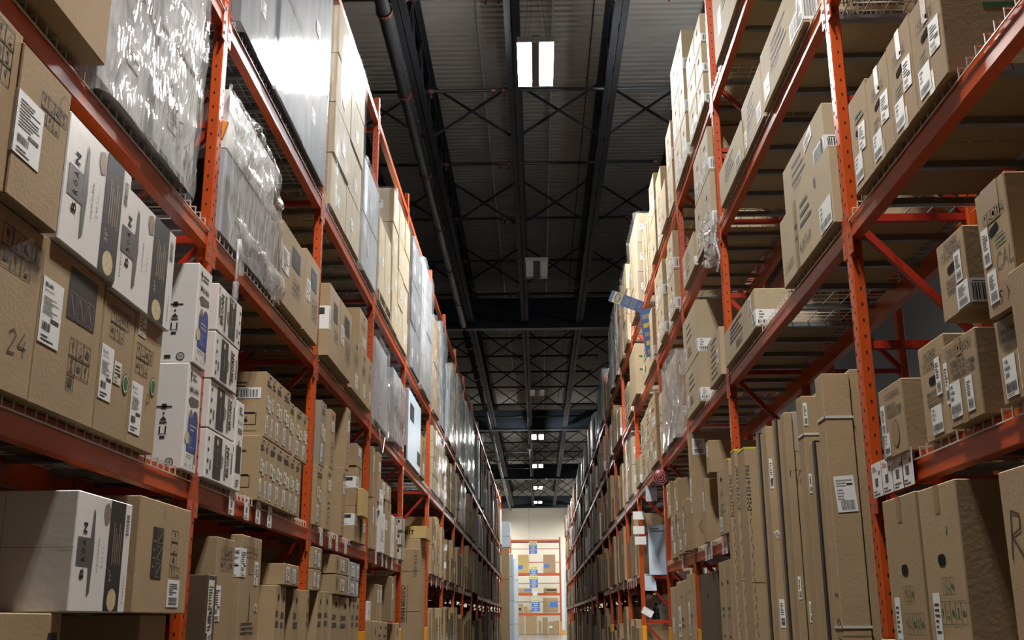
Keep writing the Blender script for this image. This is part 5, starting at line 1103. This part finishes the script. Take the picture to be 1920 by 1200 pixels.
fill('R', 3, 12.95, 14.9, 4.065, .9, (.6, .9), (.45, .8), (1, 1), ['slant4', 'slant5'], 'by the tunnel bay', 305)
fill('R', 3, 15.0, 16.05, 4.065, .9, (.9, 1.0), (.72, .76), (1, 1), ['gbands'], 'by the tunnel bay end', 306, X=1.40, body='cardboard_pale')
fill('R', 2, 13.0, 16.0, 2.835, .9, (.6, .95), (.36, .44), (1, 2), ['slant4', 'hq3'], 'above the tunnel', 307)
fill('R', 0, 10.7, 12.6, 0, 1.35, (.4, .6), (.9, 1.2), (1, 1), ['hq3'], 'behind the yellow based post', 308, X=1.6) if 0 else None
for (a, b, nm, sd) in ((16.3, 18.35, 'past the paper tags', 320), (18.6, 20.65, 'two bays past the tags', 330), (20.9, 22.95, 'three bays past the tags', 340), (23.2, 25.25, 'four bays past the tags', 350)):
    fill('R', 0, a, b, 0, 1.4, (.3, .6), (.6, 1.25), (1, 2), ['plainl', 'plain', 'hq3'], nm, sd)
    fill('R', 1, a, b, 1.635, 1.0, (.25, .45), (.45, .95), (1, 2), ['plainl', 'plain'], nm, sd + 1)
    if a > 17: fill('R', 2, a, b, 2.835, 1.0, (.4, .7), (.4, .9), (1, 2), ['plainl', 'plain'], nm, sd + 2)
    else: fill('R', 2, 17.6, b, 2.835, 1.0, (.35, .38), (.8, .9), (1, 1), ['plainl'], nm, sd + 2)
    fill('R', 3, a, b, 4.065, .95, (.5, .8), (.4, .85), (1, 2), ['plainl', 'slant4'], nm, sd + 3)
fill('R', 4, 20.9, 22.9, 5.205, 1.0, (.5, .7), (.5, .9), (1, 1), ['plainl'], 'after the lime labels', 360)
# cartons of the rows behind, put there to block light, shade in their colour
for (s, a, b, z, h, X, lb) in (('L', 2.6, 3.6, 2.895, .8, 2.38, 'shade-darkened carton in the row behind the silver wrapped load'), ('L', 5.3, 6.4, 1.665, .9, 2.38, 'shade-darkened carton in the row behind the hood cartons'), ('L', 8.1, 9.6, 2.895, .8, 2.38, 'shade-darkened carton in the row behind, third bay'), ('L', 10.6, 12.2, 2.895, .5, 2.38, 'shade-darkened carton in the row behind, fourth bay'),
                         ('R', 2.6, 3.9, 1.635, .75, 2.26, 'shade-darkened carton in the row behind the double labels'), ('R', 5.3, 7.6, .02, 1.9, 2.26, 'huge dark banded carton behind the tall panels'), ('R', 3.4, 4.6, 4.065, .7, 2.26, 'shade-darkened carton in the row behind, over the hand hole cartons'), ('R', 5.2, 7.4, 4.065, .6, 2.26, 'shade-darkened carton in the row behind the huge tan carton'), ('R', 8.5, 10.2, 4.065, .55, 2.26, 'shade-darkened carton in the row behind the hand hole stack'), ('R', 2.2, 3.3, 4.065, .7, 2.26, 'shade-darkened carton in the row behind, closest to the viewpoint')):
    c = Carton(s, 'carton', lb, None, 'gbands', a, b, z, z + h, X, .55, 'cardboard_dark_or_shaded')
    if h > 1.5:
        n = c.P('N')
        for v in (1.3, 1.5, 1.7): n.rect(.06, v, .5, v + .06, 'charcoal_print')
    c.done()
# distant shelves: more cartons than anyone could pick apart, one object
m = MB(); rng = random.Random(77)
def distant(side, posts, levels, y0, X, tops):
    sg = -1 if side == 'L' else 1
    for i in range(len(posts) - 1):
        if posts[i] < y0: continue
        for li, z in enumerate([0] + levels):
            y = posts[i] + .08; hm = tops[li]
            while y < posts[i + 1] - .35:
                wd = rng.uniform(.22, .6); wd = min(wd, posts[i + 1] - .06 - y); h = hm * rng.uniform(.45, .95); x = X + rng.uniform(-.03, .05)
                bd = rng.choice(['cardboard', 'cardboard', 'cardboard_dark_or_shaded', 'cardboard_grey', 'white_card', 'load_grey', 'load_dark'] if li >= 2 else ['cardboard', 'cardboard_dark_or_shaded', 'cardboard', 'cardboard_grey'])
                if rng.random() < .9:
                    a, b = sorted((sg * x, sg * (x + .5))); m.box(a, b, y, y + wd - .012, z + .005, z + h, bd)
                    if rng.random() < .6:
                        e = sg * (x - .002); u = y + wd * rng.uniform(.1, .4); v = z + h * rng.uniform(.2, .6)
                        m.add([(e, u, v), (e, u + wd * .3, v), (e, u + wd * .3, v + .12), (e, u, v + .12)], [(0, 1, 2, 3)], 'paper')
                y += wd
distant('L', LP, LZ, 26.9, 1.57, [1.4, 1.05, 1.05, 1.7, 0.0]) if 0 else distant('L', LP, LZ[:3], 26.9, 1.57, [1.4, 1.05, 1.05, 1.75])
distant('R', RP, RZ, 25.3, 1.45, [1.4, 1.0, 1.05, .95, 1.1])
for sg, xr in ((-1, 2.42), (1, 2.30)):        # back row added behind the distant shelves to close bright gaps
    for z, hm in ((.005, 1.5), (1.665, 1.05), (2.9, 1.0), (4.12, .9)):
        y = 18.7
        while y < 47:
            wd = rng.uniform(.5, 1.1); a, b = sorted((sg * xr, sg * (xr + .5))); m.box(a, b, y, y + wd - .02, z, z + hm * rng.uniform(.8, .98), rng.choice(['cardboard', 'cardboard_dark_or_shaded', 'cardboard_grey'])); y += wd
o = m.build('distant_cartons'); stuff(o); tag(o, 'mass of mixed cartons on the distant bays of both rack rows', 'cartons')
BANNER_A = [(0.967, 13.3, 5.084), (1.371, 13.3, 4.918), (1.305, 13.3, 4.798), (0.936, 13.3, 4.931)]
BANNER_B = [(1.324, 13.32, 4.811), (1.379, 13.32, 4.906), (1.457, 13.32, 4.304), (1.402, 13.32, 4.187)]
# ------------------------------------------------------------ tunnel bay, tags, papers, banner, end of the aisle
c = Carton('L', 'tall_carton', 'very tall flat carton lettered CUSTOM PANEL standing in the tunnel bay', None, 'plain', 15.05, 15.17, 0, 1.95, 1.60, .48, 'cardboard')
n = c.P('N'); n.text('CUSTOM PANEL', c.d * .46, 1.47, .062, 'ink', rot=-90, w=.50, bold=.0015); n.line((c.d * .64, .97), (c.d * .64, 1.47), .005, 'ink'); n.line((c.d * .42, .97), (c.d * .42, 1.47), .005, 'ink'); n.text('1 ETAGE(S)', c.d * .82, 1.91, .04, 'ink_brown', rot=-90, w=.34)
for v in (.62, 1.12, 1.65): n.rect(0, v, c.d, v + .006, 'ink_brown')
c.label(.03, 1.78, .09, .13, 'ship', 'N'); c.done()
c = Carton('L', 'carton', 'large brown carton behind the tall flat carton in the tunnel bay', None, 'plain', 15.2, 15.9, 0, 2.1, 1.62, .6, 'cardboard'); c.done()
c = Carton('L', 'carton', 'yellowish carton lettered TRIM KIT on top of the large one', None, 'plain', 15.22, 15.95, 2.105, 2.27, 1.55, .62, 'cardboard_yellow')
c.P('N').text('TRIM KIT', .1, .05, .065, 'ink', w=.36, bold=.002); c.done()
for i in range(3):
    c = Carton('L', 'carton', 'small pale carton with label end by the tunnel bay, %s of three' % ['bottom', 'middle', 'top'][i], None, 'plain', 12.66, 12.9, 1.67 + i * .165, 1.67 + i * .165 + .16, 1.56, .3, 'cardboard_grey')
    c.label(.12, .02, .17, .12, 'wrap', 'N'); c.done()
# hanging product tags under the first beams
def prod_tag(side, y, w, z, h, k, label, X):
    sg = -1 if side == 'L' else 1; rng = random.Random(int(y * 100))
    p = Print(); p.box(0, w, 0, h, 0, .001, 'paper'); p.rect(w * .3, h * .3, w * .62, h * .55, 'grey_print'); p.rect(w * .7, h * .62, w * .9, h * .74, 'tan_print'); p.lines(w * .1, h * .76, w * .6, h * .94, 3, rng, 'pink_print'); p.lines(w * .1, h * .06, w * .8, h * .24, 2, rng, 'grey_print')
    o = ob('product_tag', p.mesh('product_tag'))
    o.matrix_world = (Matrix(((0, 0, 1, -X), (1, 0, 0, y), (0, 1, 0, z), (0, 0, 0, 1))) if side == 'L' else Matrix(((0, 0, -1, X), (-1, 0, 0, y + w), (0, 1, 0, z), (0, 0, 0, 1))))
    tag(o, label, 'tag', 'product tags hanging on the lowest beams')
P4 = ['first', 'second', 'third', 'fourth', 'fifth', 'sixth']
for bay, ys in (('second', (5.58, 5.88, 6.13, 6.40)), ('third', (7.98, 8.33, 8.62, 9.02)), ('fourth', (10.74, 11.2, 11.5, 11.95))):
    for k, y in enumerate(ys): prod_tag('L', y, .10, 1.535, .125, k, 'plastic covered product tag, %s from the near post, %s bay of white cartons' % (P4[k], bay), 1.585)
for k, y in enumerate((4.64, 4.50, 4.36, 4.24)): prod_tag('R', y, .13, 1.50, .145, k, 'product tag with picture, %s from the post, under the round stamped carton' % P4[k], 1.462)
for k, y in enumerate((8.55, 8.7, 9.3, 9.45, 9.6, 11.2)): prod_tag('R', y, .1, 1.49, .14, k, 'product tag, %s from the tall panels, under the crumpled carton' % P4[k], 1.462)
for k, y in enumerate((16.6, 17.0, 17.4, 17.8, 18.2, 19.0)): prod_tag('R', y, .16, 1.47, .16, k, 'product tag, %s past the hanging papers on the lowest beam' % P4[k], 1.462)
for k, y in enumerate((16.4, 17.2, 18.0, 19.2)): prod_tag('L', y, .16, 1.5, .16, k, 'product tag, %s past the custom panel on the lowest beam' % P4[k], 1.585)
# papers on the frame at the tunnel on the hood carton side (they face along the aisle)
def sheet(name, label, x0, x1, z0, z1, y, m='paper_blue', rot=0, lines=3, cat='paper', pts=None):
    w, h = x1 - x0, z1 - z0; p = Print(); rng = random.Random(int(z0 * 100))
    if pts: p.poly(pts, m, -.0006); p.poly([(a, b) for a, b in pts], m)
    else: p.box(0, w, 0, h, 0, .001, m)
    if lines: p.lines(w * .1, h * .86, w * .9, h * .95, 2, rng, 'grey_print'); p.lines(w * .15, h * .1, w * .85, h * .3, lines, rng, 'light_print', k=.15)
    o = ob(name, p.mesh(name)); o.matrix_world = Matrix.Translation((x0, y, z0)) @ Matrix.Rotation(R(90), 4, 'X') @ Matrix.Rotation(R(rot), 4, 'Z')
    return tag(o, label, cat)
sheet('paper_sheet', 'large pale blue paper sheet hanging in the tunnel bay', 1.60, 1.93, 1.62, 2.33, 16.0, lines=6)
for k, (z, x) in enumerate(((2.41, 1.395), (2.20, 1.39), (2.05, 1.41))): sheet('paper_card', 'small white card on the tunnel post, %s of three' % ['top', 'middle', 'bottom'][k], x, x + .165, z, z + .115, 16.05, 'paper', 0, 0)
sheet('paper_sheet', 'curled torn sheet below the white cards on the tunnel post', 1.53, 1.70, 1.40, 1.64, 16.04, 'paper_blue', 0, 1, pts=[(0, 0), (.17, 0), (.16, .12), (.11, .21), (0, .24)])
sheet('paper_card', 'tilted white card low on the tunnel post', 1.46, 1.62, 1.10, 1.20, 16.03, 'paper', -30, 1)
sheet('paper_sheet', 'ragged white sheet hanging behind the third post', 1.66, 1.80, 1.30, 1.56, 13.2, 'paper_blue', 0, 0, pts=[(0, .03), (.06, 0), (.08, .08), (.13, .06), (.14, .26), (0, .24)])
sheet('paper_strip', 'long narrow white strip hanging above the tunnel', 1.505, 1.565, 2.98, 3.72, 15.2, 'paper', 0, 0)
sheet('paper_card', 'white card at the lower end of the narrow strip', 1.48, 1.62, 2.86, 2.99, 15.19, 'paper_blue', 0, 1)
sheet('paper_card', 'pale blue pamphlet on the beam corner above the tunnel', 1.45, 1.60, 2.52, 2.72, 14.6, 'paper_blue', 0, 2)
# blue and yellow banner, folded over the top beam
def banner(label, P4s, name, rows):
    a, b, c2, d2 = [Vector(q) for q in P4s]   # a-b upper edge, d-c lower edge
    p = Print(); u = (b - a); v = (a - d2); w, h = u.length, v.length
    if h > 2 * w: v.normalize(); u = Vector((v.z, 0, -v.x)); w = .19; v = v * h; u = u * w
    p.box(0, w, 0, h, 0, .002, 'sign_blue')
    rows(p, w, h)
    o = ob(name, p.mesh(name)); u.normalize(); n = u.cross(v).normalized(); v = n.cross(u)
    o.matrix_world = Matrix(((u.x, v.x, n.x, d2.x), (u.y, v.y, n.y, d2.y), (u.z, v.z, n.z, d2.z), (0, 0, 0, 1)))
    return o
def rowsA(p, w, h):
    p.rect(w * .1, h * .02, w * .36, h * .98, 'sign_yellow', .002); p.poly([(w * .13, h * .5), (w * .17, h * .88), (w * .29, h * .88), (w * .33, h * .5), (w * .29, h * .12), (w * .17, h * .12)], 'sign_blue', .0026)
    for i in range(4): p.rect(w * (.185 + .024 * i), h * .22, w * (.2 + .024 * i), h * .78, 'sign_yellow', .003)
    p.text('DO NOT', w * .5, h * .26, h * .12, 'sign_yellow', rot=90, w=h * .5, l=.0022); p.text('STACK', w * .57, h * .26, h * .11, 'sign_yellow', rot=90, w=h * .5, l=.0022)
    p.text('PRODUCT', w * .7, h * .06, h * .14, 'sign_yellow', rot=90, w=h * .9, l=.0022); p.text('IN THIS', w * .78, h * .1, h * .12, 'sign_yellow', rot=90, w=h * .8, l=.0022); p.text('AISLE', w * .93, h * .3, h * .1, 'sign_yellow', rot=90, w=h * .45, l=.0022)
def rowsB(p, w, h):
    for i in range(5): p.poly([(w * .14, h * (.06 + .18 * i)), (w * .8, h * (.1 + .18 * i)), (w * .8, h * (.19 + .18 * i)), (w * .14, h * (.15 + .18 * i))], 'sign_yellow' if i % 2 else 'light_print', .0022)
BA = BANNER_A; BB = BANNER_B
t = thing('hanging_banner', 'blue and yellow banner flopped over the top beam beside the tunnel', 'banner', (0, 0, 0))
banner('', BA, 'upper_fold', rowsA).parent = t
banner('', BB, 'lower_fold', rowsB).parent = t
# red hose reel disc on the third post
t = thing('red_disc', 'red round ribbed disc hanging on the third post of the hood rack', 'disc', (1.44, 12.72, 2.60))
m = MB(); m.smooth = True; m.tube([(0, -.012, 0), (0, .012, 0)], .088, 24, 'red_plastic'); m.build('disc_plate', t)
m = MB()
for r in (.03, .055, .08): 
    for i in range(20): a, b = i * math.pi / 10, (i + 1) * math.pi / 10; m.bar((r * math.cos(a), -.016, r * math.sin(a)), (r * math.cos(b), -.016, r * math.sin(b)), .006, .006, 'lamp_housing')
m.build('ribs', t)
# big carton with an oval emblem inside the tunnel frame
c = Carton('R', 'carton', 'large brown carton with dark blue oval emblem behind the tunnel frame', None, 'plain', 16.32, 16.9, 0, 1.42, 1.60, .75, 'cardboard_grey') if 0 else None
m = MB(); m.bevbox(-.45, .45, 0, .6, 0, 1.36, .004, 'cardboard_grey'); o = m.build('carton', None, (2.06, 16.75, 0)); tag(o, 'large grey brown carton with dark blue oval emblem in the tunnel', 'carton')
p = Print(); p.disc(.14, .92, .068, 'light_print', n=28, ry=.36); p.disc(.14, .92, .06, 'sign_blue', .0004, n=28, ry=.34); p.disc(.14, .92, .055, 'charcoal_print', .0007, n=28, ry=.33); p.text('VentAHood', .165, .64, .05, 'light_print', rot=90, w=.55, l=.0012); p.arrows(.26, 1.1, .2, 'ink'); p.text('Designed for', .36, .6, .03, 'ink_brown', rot=90, w=.55); p.text('your kitchen', .42, .5, .03, 'ink_brown', rot=90, w=.7)
q = ob('printed_marks', p.mesh('printed_marks'), o); q.matrix_basis = Matrix(((1, 0, 0, -.45), (0, 0, -1, 0), (0, 1, 0, 0), (0, 0, 0, 1)))
m = MB(); m.bevbox(-.4, .4, 0, .6, 0, .8, .004, 'cardboard'); o = m.build('carton', None, (2.1, 17.5, 1.66)); tag(o, 'brown carton with long lettering above the emblem carton', 'carton')
p = Print(); p.text('Sound and Steel Hoods', .06, .62, .05, 'ink_brown', w=.66); p.text('For Your Kitchen', .12, .53, .05, 'ink_brown', w=.55); p.text('Made in America', .1, .44, .05, 'ink_brown', w=.58); q = ob('printed_marks', p.mesh('printed_marks'), o); q.matrix_basis = Matrix(((1, 0, 0, -.4), (0, 0, -1, 0), (0, 1, 0, 0), (0, 0, 0, 1)))
for k, (x, m_) in enumerate(((1.72, 'yellow_steel'), (1.95, 'yellow_steel'))):
    m = MB(); m.bevbox(-.09, .09, 0, .3, 0, .18, .01, m_); tag(m.build('yellow_bin', None, (x, 13.6, 0)), 'small yellow plastic bin on the tunnel floor, %s of two' % ['near', 'far'][k], 'bin')
# film rag caught on the second post of the hood rack
t = thing('film_rag', 'pinkish crumpled film rag caught on the second post', 'film', (1.475, 8.20, 4.03))
m = MB(); m.smooth = True; vs = []; n1, n2 = 14, 18
for j in range(n2 + 1):
    for i in range(n1 + 1):
        a, b = i / n1 - .5, j / n2; wd = .05 + .24 * b * (1.35 - b)
        k = mnoise.noise(Vector((a * 8, b * 7, 1))) * .06 + mnoise.noise(Vector((a * 20, b * 15, 4))) * .03
        vs.append((-.02 - k + .05 * math.cos(a * 5) - .05, a * wd + .02 * math.sin(b * 7), .06 - .36 * b + .03 * math.cos(a * 9) * b))
m.add(vs, [(j * (n1 + 1) + i, j * (n1 + 1) + i + 1, (j + 1) * (n1 + 1) + i + 1, (j + 1) * (n1 + 1) + i) for j in range(n2) for i in range(n1)], 'film_dense'); m.build('rag_sheet', t)
m = MB(); m.smooth = True; m.tube([(-.02, -.04, .0), (-.05, -.1, -.14), (-.03, -.16, -.3), (-.05, -.13, -.42)], .01, 6, 'film_dense'); m.build('rag_tail', t)
# cord loop hanging from the third shelf beam
m = MB(); m.smooth = True; m.tube([(0, 0, 0), (0, .22, -.2), (0, .28, -.2), (0, .42, -.02)], .006, 6, 'strap'); tag(m.build('hanging_string', None, (-1.575, 10.72, 2.86)), 'white string loop hanging under the grey wrapped load', 'string')

# ------------------------------------------------------------ end of the aisle
def endrack():
    t = thing('pallet_rack', 'single orange rack bay across the aisle end by the pale wall', 'rack', (-.2, 83.0, 0))
    for s in (-1, 1):
        m = MB(); m.bevbox(s * 1.86 - .05, s * 1.86 + .05, 0, .08, 0, 7.05, .006, 'orange_steel'); m.build('post', t)
        m = MB(); m.bevbox(s * 1.86 - .05, s * 1.86 + .05, .95, 1.03, 0, 7.05, .006, 'orange_steel'); m.build('post', t)
        m = MB(); m.bevbox(s * 1.86 - .06, s * 1.86 + .06, -.01, .09, 0, .9, .006, 'yellow_steel'); m.build('post_protector', t)
    for z in (1.5, 2.95, 4.4, 6.85):
        m = MB(); m.box(-1.82, 1.82, 0, .06, z - .16, z, 'orange_steel'); m.build('beam', t)
        m = MB(); m.box(-1.82, 1.82, .97, 1.03, z - .16, z, 'orange_steel_shaded'); m.build('rear_beam', t)
        m = MB(); m.box(-1.8, 1.8, .06, .97, z - .02, z - .005, 'galvanised'); m.build('shelf_deck', t)
    for z in (2.3, 3.65, 5.2, 6.2):
        m = MB(); m.box(-1.82, 1.82, .96, 1.0, z, z + .05, 'orange_steel_shaded'); m.build('rear_rail', t)
endrack()
def endbox(x0, x1, z0, z1, label, body='cardboard', mark=None, y=83.05):
    m = MB(); m.bevbox(x0, x1, 0, .7, 0, z1 - z0, .01, body); o = m.build('carton', None, (0, y, z0)); tag(o, label, 'carton', None)
    if mark:
        q = MB(); a = x0 + (x1 - x0) * mark[0]; b = x0 + (x1 - x0) * mark[1]; h = z1 - z0; q.box(a, b, -.004, 0, h * mark[2], h * mark[3], mark[4]); q.build('colour_panel', o)
endbox(-1.55, -1.1, 0, 1.3, 'tall brown carton, first on the end rack floor'); endbox(-.95, -.55, 0, 1.32, 'tall brown carton, second on the end rack floor'); endbox(-.53, -.15, 0, 1.3, 'tall brown carton, third on the end rack floor')
endbox(.0, .2, 0, .95, 'slim brown carton, fourth on the end rack floor'); endbox(.28, .68, 0, 1.2, 'tall brown carton, fifth on the end rack floor'); endbox(.74, 1.12, 0, .9, 'brown carton with white labels, sixth on the end rack floor', mark=(.1, .7, .5, .66, 'paper')); endbox(1.14, 1.5, 0, .95, 'brown carton, last on the end rack floor')
endbox(-1.6, -1.15, 1.51, 2.2, 'brown carton with dark round print on the end rack lowest shelf', mark=(.3, .7, .3, .55, 'charcoal_print')); endbox(-1.1, -.8, 1.51, 1.72, 'small brown carton beside the dark print carton'); endbox(-.78, -.5, 1.51, 1.76, 'small brown carton, second beside the dark print carton'); endbox(-1.1, -.82, 1.725, 2.0, 'small brown carton stacked by the dark print carton')
endbox(.35, 1.45, 1.55, 2.32, 'wide brown carton with blue panel, end rack lowest shelf', mark=(.45, .98, .5, .95, 'sign_blue')); endbox(.35, 1.45, 2.325, 2.6, 'flat brown carton on the blue panelled wide one')
endbox(-1.6, -.5, 2.96, 3.32, 'long brown carton with blue band, end rack middle shelf', mark=(.5, .98, .4, .75, 'sign_blue')); endbox(.4, 1.4, 2.96, 3.3, 'long brown carton with dark blue band, end rack middle shelf', mark=(.2, .95, .4, .75, 'charcoal_print'))
endbox(-1.5, -.7, 4.41, 5.75, 'tall yellowish carton with blue patch, end rack upper shelf', 'cardboard_yellow', (.0, .45, .22, .42, 'sign_blue')); endbox(.4, 1.3, 4.41, 5.75, 'tall tan carton with blue patch and papers, end rack upper shelf', 'cardboard', (.05, .5, .28, .46, 'sign_blue'))
def caution(x, z0, z1, label, y=82.993):
    w = .6; h = z1 - z0; p = Print(); p.box(0, w, 0, h, 0, .006, 'sign_blue'); p.rect(0, h * .74, w, h, 'sign_yellow', .006); p.text('CAUTION', w * .1, h * .8, h * .13, 'sign_blue', w=w * .8, l=.007, bold=.008)
    for i, t in enumerate(('DO NOT', 'STACK', 'PRODUCT', 'HERE')): p.text(t, w * (.18, .26, .1, .3)[i], h * (.58 - .17 * i), h * .11, 'sign_yellow' if i == 2 else 'paper', w=w * (.64, .48, .8, .4)[i], l=.007, bold=.006)
    (p.box(w * .46, w * .54, h, h + .35, 0, .004, 'strap') if z0 < 2 else None); o = ob('caution_sign', p.mesh('caution_sign')); o.matrix_world = Matrix(((1, 0, 0, x), (0, 0, -1, y), (0, 1, 0, z0), (0, 0, 0, 1))); tag(o, label, 'sign', 'caution signs on the end rack')
caution(-.66, 5.82, 6.72, 'blue and yellow caution sign at the top of the end rack'); caution(-.64, 4.0, 4.9, 'blue and yellow caution sign at the upper shelf beam'); caution(-.62, 3.35, 4.2, 'blue and yellow caution sign hanging below the upper shelf beam', 82.985); caution(-.5, 1.65, 2.55, 'blue and yellow caution sign above the lowest shelf beam')
sheet('paper_card', 'pale green card on the end rack middle beam', -.42, -.08, 2.78, 3.08, 82.996, 'paper_blue', 0, 0)
# stacks at the end of the white carton rack
for i, (z0, z1) in enumerate(((0, 1.45), (1.46, 2.85), (2.86, 4.3))):
    m = MB(); m.bevbox(-.19, .19, 0, .8, 0, z1 - z0, .008, 'cardboard'); tag(m.build('carton', None, (-1.55, 52.0, z0)), 'tall brown carton at the rack end, %s of three' % ['bottom', 'middle', 'top'][i], 'carton')
t = thing('wrapped_bundle', 'white wrapped bundle on top of the three tall cartons', 'bundle', (-1.55, 52.0, 4.31)); m = MB(); m.smooth = False; m.bevbox(-.2, .24, 0, .8, 0, 1.2, .03, 'blue_white_card'); m.build('bundle_body', t); m = MB(); m.box(-.205, .245, -.01, .81, .5, .56, 'film'); m.build('film_band', t)
for k, (x, y, h) in enumerate(((-1.32, 53.4, 4.1), (-1.16, 58.0, 4.15))):
    t = thing('wrapped_roll', 'tall white film wrapped bundle beside the aisle end, %s' % ['taller one by the cartons', 'one closer to the end rack'][k], 'bundle', (x, y, 0)); m = MB(); m.bevbox(-.12, .12, -.2, .2, 0, h, .03, 'blue_white_card'); m.build('bundle_body', t)
    for z in (.8, 1.9, 3.0): m = MB(); m.box(-.125, .125, -.205, .205, z, z + .05, 'light_print'); m.build('band', t)
# post standing on the right of the end rack
m = MB(); m.box(-.09, .09, -.09, .09, 0, 5.8, 'blue_white_card'); m.box(-.1, .1, -.1, .1, 0, .3, 'yellow_steel'); tag(m.build('pale_column', None, (1.78, 80.5, 0)), 'pale painted steel column right beside the end rack', 'column')
